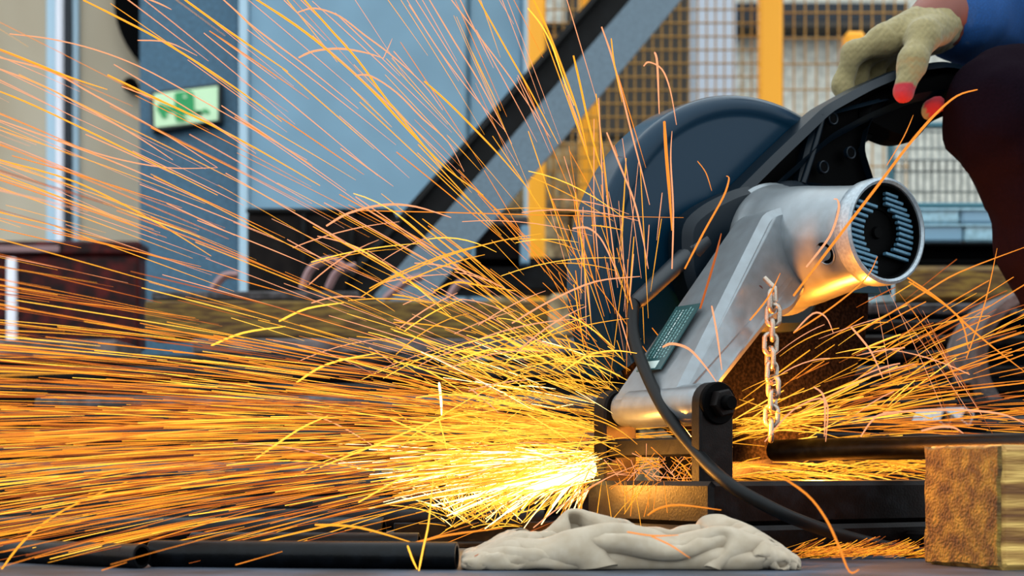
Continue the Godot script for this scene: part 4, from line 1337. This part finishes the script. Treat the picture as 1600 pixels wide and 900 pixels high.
# the flight of one spark under gravity and drag, from the time it lights up to the time it goes out
func flight(p: Vector3, v: Vector3, t0: float, t1: float, n: int, drag := 0.8) -> PackedVector3Array:
	var out := PackedVector3Array()
	for i in n + 1:
		var t := lerpf(t0, t1, float(i) / n)
		var s := (1.0 - exp(-drag * t)) / drag
		var q := p + v * s + Vector3(0, -4.9 * t * t, 0)
		if q.y < 0.003: break
		if q.z > -0.7: break
		out.append(q)
	return out

# direction in the saw's axes: climb above the horizontal, swing towards the motor side
func heading(back: float, climb: float, swing: float) -> Vector3:
	return saw_frame.basis * Vector3(back * cos(climb) * cos(swing), sin(climb), cos(climb) * sin(swing))

func pick(list: Array) -> String:
	return list[rng.randi() % list.size()]

func spark_mesh(list: Array) -> ArrayMesh:
	var t := PackedVector3Array()
	for s in list:
		var p: PackedVector3Array = s[0]
		var r: float = s[1]
		var rr := []
		for i in p.size():
			var w := float(i) / (p.size() - 1)
			rr.append(r * (0.35 + 0.65 * minf(1.0, w * 2.5)) * (1.0 if w < 0.9 else 0.8))
		tube(t, p, rr, 4, false)
	var n := t.size()
	var v := PackedVector3Array()
	v.resize(n)
	for i in range(0, n, 3):
		v[i] = t[i]; v[i + 1] = t[i + 2]; v[i + 2] = t[i + 1]
	var a := []
	a.resize(Mesh.ARRAY_MAX)
	a[Mesh.ARRAY_VERTEX] = v
	var am := ArrayMesh.new()
	am.add_surface_from_arrays(Mesh.PRIMITIVE_TRIANGLES, a)
	return am

func traced() -> void:
	var L := [
		[[130, 0], [180, 25], [250, 62], [330, 112], [400, 160], [440, 190], 1.30, 3.4, "amber"], [[225, -4], [250, 6], [268, 15], 1.3, 2.6, "peach"], [[284, -4], [310, 15], [345, 40], [400, 78], [450, 112], 1.31, 3.6, "amber"],
		[[345, -4], [372, 20], [400, 45], [480, 105], [560, 170], 1.32, 2.4, "peach"], [[15, 53], [80, 61], [150, 78], [220, 105], [300, 148], [400, 205], [480, 250], 1.28, 2.0, "peach"],
		[[0, 77], [60, 101], [110, 121], [168, 140], 1.27, 3.2, "amber"], [[0, 90], [80, 112], [150, 150], [250, 205], [340, 262], 1.28, 2.4, "peach"], [[168, 117], [240, 152], [320, 190], [400, 232], [500, 290], 1.3, 3.2, "amber"],
		[[190, 135], [260, 162], [330, 195], [400, 240], 1.31, 2.2, "peach"], [[0, 108], [80, 140], [200, 205], [270, 250], 1.27, 2.6, "peach"], [[0, 143], [60, 168], [200, 235], [340, 305], 1.28, 2.6, "amber"], [[215, 63], [262, 66], [308, 87], 1.3, 2.0, "peach"],
		[[0, 188], [90, 220], [200, 262], [330, 320], 1.28, 2.2, "peach"], [[90, 218], [170, 245], [260, 262], [340, 262], 1.29, 2.0, "peach"],
		[[380, -14], [460, 38], [520, 85], [580, 140], [640, 205], [700, 265], [755, 305], 1.33, 4.0, "amber"], [[473, -3], [520, 50], [560, 95], [600, 150], [650, 212], [690, 262], 1.34, 3.4, "amber"],
		[[466, 19], [492, 13], [530, 25], [570, 55], [610, 85], [660, 130], [692, 172], 1.33, 2.6, "peach"], [[467, 90], [490, 80], [530, 76], [570, 82], [599, 91], 1.34, 3.2, "peach"], [[599, 91], [606, 76], [613, 60], 1.34, 1.6, "peach"],
		[[555, 118], [580, 119], [620, 145], [660, 185], [700, 222], [725, 268], 1.34, 2.8, "peach"], [[663, 127], [700, 160], [740, 200], [780, 242], [830, 300], 1.35, 3.2, "amber"], [[615, 80], [650, 120], 1.35, 2.2, "peach"],
		[[635, -2], [680, 70], [740, 150], [790, 205], 1.36, 1.6, "peach"], [[670, -2], [710, 65], [750, 130], [800, 225], 1.36, 2.2, "peach"], [[704, -2], [755, 65], [800, 125], [860, 215], 1.37, 2.0, "peach"], [[747, -2], [790, 75], [830, 145], [872, 225], 1.37, 2.8, "amber"],
		[[825, 13], [845, 38], [862, 70], [880, 122], [897, 165], 1.36, 3.0, "yellow"], [[833, -2], [855, 45], [880, 110], [905, 182], [918, 240], 1.37, 3.2, "amber"], [[896, 87], [906, 130], [918, 185], [932, 240], [942, 270], 1.38, 3.6, "amber"],
		[[940, 42], [955, 85], [970, 140], [985, 200], [1003, 270], [1015, 320], 1.36, 3.2, "peach"], [[955, 60], [960, 100], [972, 160], 1.36, 2.0, "amber"], [[1023, 82], [1027, 100], [1030, 178], 1.35, 3.4, "peach"], [[1006, 103], [1014, 97], [1034, 108], [1047, 140], [1057, 195], 1.35, 2.6, "peach"],
		[[1038, 190], [1041, 240], [1046, 300], [1050, 360], 1.34, 5.0, "orange"], [[1050, 205], [1048, 250], [1052, 330], [1050, 420], 1.34, 2.4, "peach"], [[948, 207], [970, 262], [990, 312], [1003, 365], [1013, 420], 1.35, 2.8, "peach"], [[1090, 252], [1103, 270], [1112, 298], 1.36, 1.8, "orange"],
		[[1527, 140], [1495, 150], [1460, 180], [1420, 226], [1370, 292], [1310, 370], [1240, 462], 1.31, 4.6, "orange"], [[1427, 180], [1412, 214], [1386, 258], 1.31, 2.0, "orange"], [[1303, 311], [1309, 313], [1310, 330], [1296, 370], [1260, 417], 1.33, 3.4, "peach"],
		[[1135, 275], [1139, 280], [1130, 308], [1100, 362], [1070, 420], 1.33, 3.0, "orange"], [[1127, 365], [1115, 412], [1094, 482], 1.32, 4.2, "dim"], [[1219, 427], [1200, 465], [1172, 500], 1.31, 3.4, "orange"], [[1371, 401], [1352, 436], [1300, 480], [1240, 520], 1.3, 2.8, "orange"],
		[[1418, 434], [1470, 470], [1530, 525], [1600, 580], 1.3, 2.8, "orange"], [[1420, 440], [1495, 492], [1513, 545], 1.3, 3.0, "orange"], [[1558, 388], [1540, 470], [1510, 560], 1.3, 1.8, "orange"], [[1610, 383], [1500, 425], [1440, 460], [1340, 520], 1.29, 2.4, "orange"],
		[[1330, 511], [1360, 548], [1380, 592], 1.29, 3.4, "peach"], [[1600, 661], [1560, 646], [1480, 640], [1380, 645], 1.3, 3.4, "peach"], [[1440, 673], [1468, 667], [1490, 668], [1505, 677], 1.25, 3.6, "peach"], [[1345, 682], [1360, 660], [1375, 648], [1400, 644], 1.27, 3.2, "peach"],
		[[1210, 738], [1260, 772], [1290, 810], [1310, 852], [1327, 893], [1342, 890], 1.14, 4.6, "orange"], [[637, 853], [645, 875], [654, 894], 1.16, 3.6, "yellow"], [[654, 894], [661, 858], [670, 815], [677, 742], 1.16, 3.0, "yellow"],
		[[492, 820], [560, 824], [645, 848], 1.2, 3.6, "amber"], [[645, 849], [700, 836], [785, 825], 1.2, 3.6, "orange"], [[686, 598], [689, 625], [690, 650], 1.3, 4.0, "white"], [[686, 655], [694, 685], [700, 712], 1.3, 2.4, "yellow"],
		[[510, 353], [545, 333], [600, 320], [650, 323], [705, 340], 1.33, 3.6, "peach"], [[463, 598], [500, 574], [540, 561], [590, 552], 1.3, 3.4, "yellow"], [[330, 540], [380, 520], [446, 510], 1.3, 3.4, "yellow"], [[436, 502], [480, 482], [537, 473], 1.3, 3.2, "yellow"],
		[[895, 357], [918, 356], [938, 372], [955, 405], [970, 445], 1.35, 3.2, "peach"], [[560, 329], [700, 332], [850, 336], [1068, 340], 1.38, 1.6, "orange"], [[1036, 542], [1050, 537], [1076, 545], [1100, 570], [1119, 596], 1.31, 4.0, "peach"], [[1112, 478], [1120, 520], [1128, 578], 1.31, 2.8, "peach"],
		[[1012, 805], [1030, 794], [1062, 789], [1127, 797], 1.22, 3.2, "orange"], [[980, 831], [1020, 837], [1060, 836], 1.1, 2.4, "orange"], [[1018, 838], [1048, 852], [1078, 872], 1.1, 2.4, "orange"], [[0, 893], [40, 842], [100, 797], [200, 752], 1.18, 3.6, "amber"],
		[[398, 718], [465, 672], [512, 650], 1.25, 3.0, "yellow"], [[800, 505], [860, 470], [930, 440], [1000, 432], 1.33, 2.8, "peach"], [[775, 520], [820, 545], [850, 548], 1.33, 3.0, "yellow"], [[720, 560], [780, 545], [850, 560], 1.33, 2.8, "yellow"], [[678, 455], [710, 441], [750, 446], [808, 455], 1.33, 2.8, "amber"],
		[[880, 580], [920, 555], [960, 548], [995, 552], 1.33, 2.6, "yellow"], [[500, 730], [600, 690], [690, 655], [780, 640], 1.26, 2.6, "yellow"], [[560, 785], [640, 740], [720, 705], 1.24, 2.6, "yellow"], [[610, 655], [690, 690], [760, 720], 1.25, 2.6, "yellow"], [[0, 250], [120, 285], [240, 345], [330, 400], 1.26, 2.6, "amber"],
		[[1195, 690], [1240, 640], [1290, 625], [1290, 690], 1.27, 3.0, "peach"], [[1272, 605], [1288, 622], [1288, 682], 1.27, 3.2, "peach"], [[1240, 520], [1270, 490], [1290, 495], [1302, 520], 1.27, 2.6, "peach"],
	]
	for q in L:
		var d: float = q[q.size() - 3]
		var pts := PackedVector3Array()
		for i in q.size() - 3:
			pts.append(at(q[i][0], q[i][1], d + 0.012 * i * (1 if q[0][0] < 1000 else -1)))
		pts = curve(pts, 4) if pts.size() > 2 else pts
		if q[0][0] < q[q.size() - 4][0]: pts.reverse()
		spark(pts, q[q.size() - 2] / F * d * 0.5, "spark_" + q[q.size() - 1], "bold")

func rank(i: int) -> String:
	var w := ["topmost", "second", "third", "fourth", "fifth", "sixth", "seventh", "eighth", "ninth", "tenth", "eleventh", "twelfth", "thirteenth", "fourteenth", "fifteenth", "sixteenth", "seventeenth", "eighteenth", "nineteenth", "twentieth"]
	return w[i] if i < w.size() else "%dth" % (i + 1)

func look_of(s: Array) -> Array:
	var p: PackedVector3Array = s[0]
	var q: Array[Vector2] = []
	for v in p:
		q.append(Vector2(800.0 + v.x / -v.z * F, HORIZON - (v.y - EYE) / -v.z * F))
	var a := q[0]
	var b := q[q.size() - 1]
	var mid := q[q.size() / 2].clamp(Vector2.ZERO, Vector2(1599, 899))
	var l := a.distance_to(b)
	var bend := mid.distance_to((a + b) / 2.0) / maxf(l, 1.0)
	var tilt := absf(rad_to_deg(atan2(b.y - a.y, b.x - a.x)))
	tilt = minf(tilt, 180.0 - tilt)
	var size := "short" if l < 70 else "middling" if l < 150 else "long" if l < 280 else "very-long"
	var hue: String = {"spark_orange": "orange", "spark_amber": "amber", "spark_peach": "peach", "spark_yellow": "yellow", "spark_white": "white-hot", "spark_dim": "dim"}[s[2]]
	var lie := "curved" if bend > 0.07 else "level" if tilt < 7 else "sloping" if tilt < 20 else "slanting" if tilt < 45 else "steep" if tilt < 70 else "upright"
	var rows := [
		[170, [[80, "the beige wall at far left"], [218, "the jamb on the beige wall"], [375, "the pillar around the exit sign"], [560, "the upper left of the blue door"], [830, "the upper right of the blue door"], [960, "the top of the leaning channel"], [1270, "the top of the black guard"], [1600, "the gloved hand or knee"]]],
		[330, [[125, "the lower beige wall at far left"], [218, "the beige wall by the pillar"], [375, "the pillar under the exit sign"], [560, "the lower left of the blue door"], [730, "the lower right of the blue door"], [960, "the middle of the leaning channel"], [1130, "the dark face of the guard"], [1440, "the silver motor"], [1600, "the worker's knee"]]],
		[430, [[120, "the left of the red container"], [218, "the right of the red container"], [385, "the foot of the pillar"], [520, "the left of the dark bin"], [640, "the right of the dark bin"], [850, "the foot of the leaning channel"], [960, "the beige blocks"], [1130, "the cord sleeve"], [1300, "the upper silver arm"], [1600, "the motor's end ring"]]],
		[530, [[218, "the foot of the red container"], [385, "the left end of the yellow timber"], [600, "the middle of the yellow timber"], [850, "the right end of the yellow timber"], [990, "the guard's lower rim"], [1160, "the silver arm's plate"], [1330, "the chain"], [1600, "the large grey pipe"]]],
		[620, [[200, "the upper scrap pile at far left"], [400, "the upper scrap pile, left half"], [640, "the upper scrap pile, middle"], [960, "the upper scrap pile by the hinge"], [1140, "the hinge tube"], [1340, "the chain's lower links"], [1600, "the flat bars"]]],
		[710, [[200, "the middle scrap pile at far left"], [400, "the middle scrap pile, left half"], [640, "the middle scrap pile, middle"], [960, "the scrap beside the white jet"], [1140, "the hinge yoke"], [1340, "the cut end of the rod"], [1600, "the rod"]]],
		[800, [[200, "the low scrap at far left"], [400, "the low scrap, left half"], [640, "the low scrap, middle"], [960, "the white jet"], [1240, "the saw base"], [1600, "the base right of the gloves"]]],
		[900, [[240, "the left floor pipe"], [640, "the front floor pipe"], [760, "the gap before the gloves"], [1240, "the canvas gloves"], [1600, "the floor by the wooden block"]]],
	]
	var where := ""
	for r in rows:
		if mid.y < r[0]:
			for c in r[1]:
				if mid.x < c[0]:
					where = c[1]
					break
			break
	return ["%s %s %s spark before %s" % [size, hue, lie, where], mid.y + mid.x * 0.0001]

func sparks() -> void:
	traced()
	var px := 1.35 / F * 0.5      # half a pixel's width at the saw, in metres
	# the broad stream thrown back past the hinge
	for i in 1650:
		var g := rng.randf()
		var climb := deg_to_rad(rng.randfn(1.0, 5.6) if g < 0.86 else rng.randf_range(5.0, 27.0))
		var swing := rng.randfn(-0.03, 0.13)
		var speed := rng.randf_range(6.0, 11.0)
		var p := S(rng.randf_range(-0.17, -0.02), rng.randf_range(0.085, 0.125), rng.randf_range(-0.04, 0.015))
		var s0 := rng.randf_range(0.02, 0.85)
		var l := rng.randf_range(0.06, 0.32) * (0.5 + s0 * 0.8)
		var path := flight(p, heading(-1, climb, swing) * speed, s0 / speed, (s0 + l) / speed, 5)
		var m := pick(["spark_orange", "spark_orange", "spark_amber", "spark_dim", "spark_dim", "spark_yellow" if s0 < 0.6 else "spark_amber"]) if climb < 0.3 and s0 + l > 0.34 else pick(["spark_yellow", "spark_amber", "spark_amber", "spark_orange"]) if s0 + l <= 0.34 else pick(["spark_orange", "spark_peach", "spark_peach", "spark_amber"])
		spark(path, px * rng.randf_range(0.65, 1.8), m, "stream")
	# hot short sparks crowding to the left of the hinge
	for i in 300:
		var p := at(rng.randf_range(760, 985), rng.randf_range(555, 745), rng.randf_range(1.40, 1.5))
		var way := (p - S(-0.03, 0.10, -0.01)).normalized() + Vector3(rng.randfn(0, 0.16), rng.randfn(0, 0.22), 0)
		var speed := rng.randf_range(1.4, 4.0)
		spark(flight(p, way * speed, 0.0, rng.randf_range(0.012, 0.035), 5), px * rng.randf_range(0.6, 1.6), pick(["spark_yellow", "spark_yellow", "spark_amber", "spark_white" if p.y > 0.12 and i % 3 == 0 else "spark_amber"]), "stream")
	# steeper fan before the door and the leaning channel
	for i in 125:
		var climb := deg_to_rad(rng.randf_range(26.0, 72.0))
		var swing := rng.randfn(-0.05, 0.12)
		var speed := rng.randf_range(5.0, 8.0)
		var p := S(rng.randf_range(-0.16, -0.05), rng.randf_range(0.10, 0.15), rng.randf_range(-0.04, 0.01))
		var s0 := rng.randf_range(0.03, 0.55)
		var l := rng.randf_range(0.05, 0.24)
		spark(flight(p, heading(-1, climb, swing) * speed, s0 / speed, (s0 + l) / speed, 6), px * rng.randf_range(0.8, 2.0), pick(["spark_orange", "spark_peach", "spark_peach", "spark_amber"] if s0 > 0.25 else ["spark_orange", "spark_amber"]), "fan")
	# upright sparks before the guard
	for i in 46:
		var p := S(rng.randf_range(-0.23, -0.16), rng.randf_range(0.14, 0.24), rng.randf_range(0.0, 0.04))
		var climb := deg_to_rad(rng.randf_range(66.0, 100.0))
		var speed := rng.randf_range(3.0, 5.0)
		var s0 := rng.randf_range(0.0, 0.1)
		spark(flight(p, heading(-1, climb, rng.randfn(0.0, 0.2)) * speed, s0 / speed, (s0 + rng.randf_range(0.04, 0.16)) / speed, 5), px * rng.randf_range(0.8, 2.0), pick(["spark_orange", "spark_peach", "spark_amber"]), "upright")
	# sparks to the right, under the motor
	for i in 330:
		var p := S(rng.randf_range(-0.12, 0.02), rng.randf_range(0.085, 0.12), rng.randf_range(0.08, 0.16) if i % 5 == 0 else rng.randf_range(-0.015, 0.03))
		var climb := deg_to_rad(rng.randf_range(-6.0, 14.0) if i % 2 else rng.randf_range(5.0, 42.0))
		var dirn := Vector3(cos(climb), sin(climb), cos(climb) * (rng.randfn(0.12, 0.2) if i % 5 == 0 else rng.randfn(-0.12, 0.18))).normalized()
		var speed := rng.randf_range(3.0, 6.0)
		var s0 := rng.randf_range(0.01, 0.30)
		spark(flight(p, dirn * speed, s0 / speed, (s0 + rng.randf_range(0.03, 0.14)) / speed, 5), px * rng.randf_range(0.9, 2.3), pick(["spark_orange", "spark_orange", "spark_amber", "spark_dim"] if s0 > 0.08 else ["spark_amber", "spark_yellow"]), "right")
	# the dense short sparks just right of the hinge and under the rod
	for i in 260:
		var p := at(rng.randf_range(1135, 1200), rng.randf_range(655, 748), rng.randf_range(1.48, 1.555)) if i % 3 else at(rng.randf_range(1200, 1400), rng.randf_range(722, 752), rng.randf_range(1.57, 1.66))
		var dirn := Vector3(1.0, rng.randf_range(-0.25, 0.35), rng.randf_range(-0.4, -0.05)).normalized()
		var q := p + dirn * rng.randf_range(0.02, 0.09)
		spark(PackedVector3Array([p, p.lerp(q, 0.5) + Vector3(0, 0.0015, 0), q]), px * rng.randf_range(0.9, 2.0), pick(["spark_yellow", "spark_amber", "spark_amber", "spark_orange"]), "right")
	# a thin fall of sparks from the motor's end ring
	for i in 18:
		var p := at(rng.randf_range(1365, 1430), rng.randf_range(440, 462), 1.38)
		var v := Vector3(rng.randf_range(0.5, 1.8), -rng.randf_range(2.0, 3.0), rng.randf_range(-0.2, 0.2))
		var t0 := rng.randf_range(0.0, 0.02)
		spark(flight(p, v, t0, t0 + rng.randf_range(0.02, 0.05), 3), px * 0.8, pick(["spark_peach", "spark_dim", "spark_orange"]), "fall")
	# the white-hot jet that strikes the scrap behind the gloves
	for i in 560:
		var p := at(rng.randf_range(915, 945), rng.randf_range(704, 752), rng.randf_range(1.40, 1.47))
		var q := at(rng.randf_range(690, 900), rng.randf_range(745, 835), rng.randf_range(1.40, 1.62)) if i < 300 else at(rng.randf_range(520, 800), rng.randf_range(690, 800), rng.randf_range(1.35, 1.55))
		var w0 := rng.randf_range(0.0, 0.55)
		var w1 := minf(w0 + rng.randf_range(0.2, 0.7), 1.0)
		var path := PackedVector3Array()
		var lift := rng.randf_range(0.0, 0.012)
		for k in 5:
			var w := lerpf(w0, w1, k / 4.0)
			path.append(p.lerp(q, w) + Vector3(0, lift * 4.0 * w * (1.0 - w), 0))
		spark(path, px * rng.randf_range(1.0, 2.4), pick(["spark_white", "spark_yellow", "spark_white", "spark_yellow", "spark_amber"]), "jet")
	# where it strikes: sparks thrown up again
	for i in 130:
		var p := at(rng.randf_range(690, 830), rng.randf_range(790, 828), rng.randf_range(1.46, 1.56))
		var dirn := Vector3(rng.randf_range(-1.0, 0.5), rng.randf_range(0.2, 1.2), rng.randf_range(-0.3, 0.3)).normalized()
		var speed := rng.randf_range(0.7, 1.6)
		var t0 := rng.randf_range(0.0, 0.02)
		spark(flight(p, dirn * speed, t0, t0 + rng.randf_range(0.015, 0.06), 5), px * rng.randf_range(0.9, 1.8), pick(["spark_white", "spark_yellow", "spark_yellow", "spark_amber"]), "jet")
	# inside the yoke and over the edge of the base
	for i in 90:
		var p := at(rng.randf_range(960, 1086), rng.randf_range(714, 748), rng.randf_range(1.36, 1.40))
		var dirn := Vector3(rng.randf_range(-0.8, 0.8), rng.randf_range(-1.0, 0.6), 0.1).normalized()
		spark(PackedVector3Array([p, p + dirn * rng.randf_range(0.008, 0.024)]), px * rng.randf_range(0.9, 1.8), pick(["spark_orange", "spark_peach", "spark_orange"]), "yoke")
	for i in 30:
		var p := at(rng.randf_range(900, 1040), 752, 1.33)
		var v := Vector3(rng.randf_range(-0.9, 0.2), rng.randf_range(-1.2, -0.1), 0.3)
		spark(flight(p, v, 0.0, rng.randf_range(0.02, 0.045), 5), px * rng.randf_range(0.8, 1.4), pick(["spark_orange", "spark_amber"]), "yoke")
	# hooks and forks where hot grains burst
	for i in 150:
		var right := i % 4 == 0
		var p := at(rng.randf_range(1150, 1420), rng.randf_range(520, 740), 1.3) if right else at(rng.randf_range(560, 1000), rng.randf_range(330, 740), rng.randf_range(1.28, 1.4))
		var way := Vector3(1 if right else -1, rng.randf_range(-0.4, 1.0), rng.randf_range(-0.3, 0.3)).normalized()
		var v := way * rng.randf_range(0.9, 2.0)
		spark(flight(p, v, 0.0, rng.randf_range(0.02, 0.07), 7), px * rng.randf_range(1.0, 2.2), pick(["spark_peach", "spark_yellow", "spark_amber"]), "hook")
	# glitter on the floor at the right of the gloves
	for i in 260:
		var x := rng.randf_range(1236, 1450)
		var p := at(x, 0, 1.26)
		p.y = rng.randf_range(0.003, 0.010)
		p.z -= rng.randf_range(0.0, 0.06)
		var d := Vector3(rng.randf_range(0.4, 1.0), rng.randf_range(0.0, 0.35), rng.randf_range(-0.2, 0.2)).normalized()
		spark(PackedVector3Array([p, p + d * rng.randf_range(0.006, 0.03)]), px * rng.randf_range(0.6, 1.3), pick(["spark_orange", "spark_dim", "spark_amber"]), "floor")

	# size in the picture decides which stand as things of their own
	for s in shower:
		var p: PackedVector3Array = s[0]
		var l := 0.0
		for i in p.size() - 1:
			var a := Vector2(p[i].x, p[i].y - EYE) / -p[i].z * F
			var b := Vector2(p[i + 1].x, p[i + 1].y - EYE) / -p[i + 1].z * F
			var mid := (a + b) / 2.0
			if absf(mid.x) < 800 and mid.y > -160 and mid.y < 740: l += a.distance_to(b)
		s.append(l * s[1] * (4.0 if s[3] == "bold" else 1.0))
	shower.sort_custom(func(a, b): return a[4] > b[4])
	var groups := {"bold": "bold single sparks", "stream": "sparks of the low stream", "fan": "sparks of the rising fan", "upright": "sparks before the guard", "right": "sparks under the motor", "jet": "sparks of the white-hot jet", "hook": "hooked sparks", "fall": "sparks falling from the motor", "yoke": "sparks in the yoke", "floor": "sparks on the floor"}
	var rest := {}
	var n := 0
	var single := []
	for s in shower:
		if n < 295 and s[4] > 0.0:
			single.append(s)
			n += 1
		else:
			if not rest.has(s[2]): rest[s[2]] = []
			rest[s[2]].append(s)
	# what each looks like and what it passes, then its rank from the top among those alike
	var alike := {}
	for s in single:
		var w := look_of(s)
		s.append(w[0])
		s.append(w[1])
		if not alike.has(w[0]): alike[w[0]] = []
		alike[w[0]].append(w[1])
	for k in alike: alike[k].sort()
	for s in single:
		var o := obj("glowing_spark", spark_mesh([s]), M[s[2]])
		var label: String = s[5]
		var peers: Array = alike[label]
		if peers.size() > 1:
			label += ", %s from top" % rank(peers.find(s[6]))
		tag(o, label, "spark", groups[s[3]])
	var am := ArrayMesh.new()
	for k in rest:
		am.add_surface_from_arrays(Mesh.PRIMITIVE_TRIANGLES, spark_mesh(rest[k]).surface_get_arrays(0))
		am.surface_set_material(am.get_surface_count() - 1, M[k])
	var o := MeshInstance3D.new()
	o.name = "glowing_spark_spray"
	o.mesh = am
	add_child(o)
	tag(o, "countless finer sparks that fill the shower between the larger ones", "sparks", "", "stuff")
	# the white-hot mouth of the jet, a flame of burning grains, with its light
	var t := PackedVector3Array()
	var a0 := at(960, 724, 1.475)
	var a1 := at(820, 764, 1.38)
	tube(t, curve(PackedVector3Array([a0, a0.lerp(a1, 0.12), a0.lerp(a1, 0.4), a0.lerp(a1, 0.7), a1]), 3), [0.006, 0.0085, 0.0095, 0.0085, 0.0095, 0.0075, 0.008, 0.006, 0.0065, 0.0045, 0.004, 0.002, 0.0007], 14)
	var fl := obj("flame_or_added_glow", finish(t, 60), M.spark_white)
	tag(fl, "solid white-hot flame of sparks where the jet leaves the hinge", "flame")
	lamp(a0.lerp(a1, 0.72), Color(1.0, 0.40, 0.06), 0.08, 0.006, "flame_light")
	# the glow between hinge tube and web
	t = PackedVector3Array()
	var g0 := S(-0.165, 0.1135, 0.105)
	var g1 := S(-0.165, 0.117, 0.142)
	tube(t, curve(PackedVector3Array([g0, g0.lerp(g1, 0.25), g0.lerp(g1, 0.6), g1]), 3), [0.001, 0.002, 0.0035, 0.005, 0.0045, 0.0055, 0.0045, 0.0035, 0.002, 0.001], 9)
	tag(obj("flame_or_added_glow", finish(t, 40), M.spark_yellow), "small yellow flame of sparks glowing under the hinge tube", "flame")
	lamp(g0.lerp(g1, 0.5), Color(1.0, 0.30, 0.03), 0.19, 0.005, "cut_light")
	# an added glow, hidden behind the rod, that lights the motor from below
	t = PackedVector3Array()
	g0 = S(0.045, 0.094, 0.012)
	g1 = S(0.055, 0.098, 0.05)
	tube(t, curve(PackedVector3Array([g0, g0.lerp(g1, 0.25), g0.lerp(g1, 0.6), g1]), 3), [0.001, 0.003, 0.0055, 0.007, 0.0065, 0.0075, 0.006, 0.0045, 0.003, 0.001], 9)
	tag(obj("flame_or_added_glow", finish(t, 40), M.spark_yellow), "added yellow glow hidden right behind the cut end of the rod", "flame")
	lamp(g0.lerp(g1, 0.5), Color(1.0, 0.30, 0.03), 0.26, 0.006, "added_under_light")
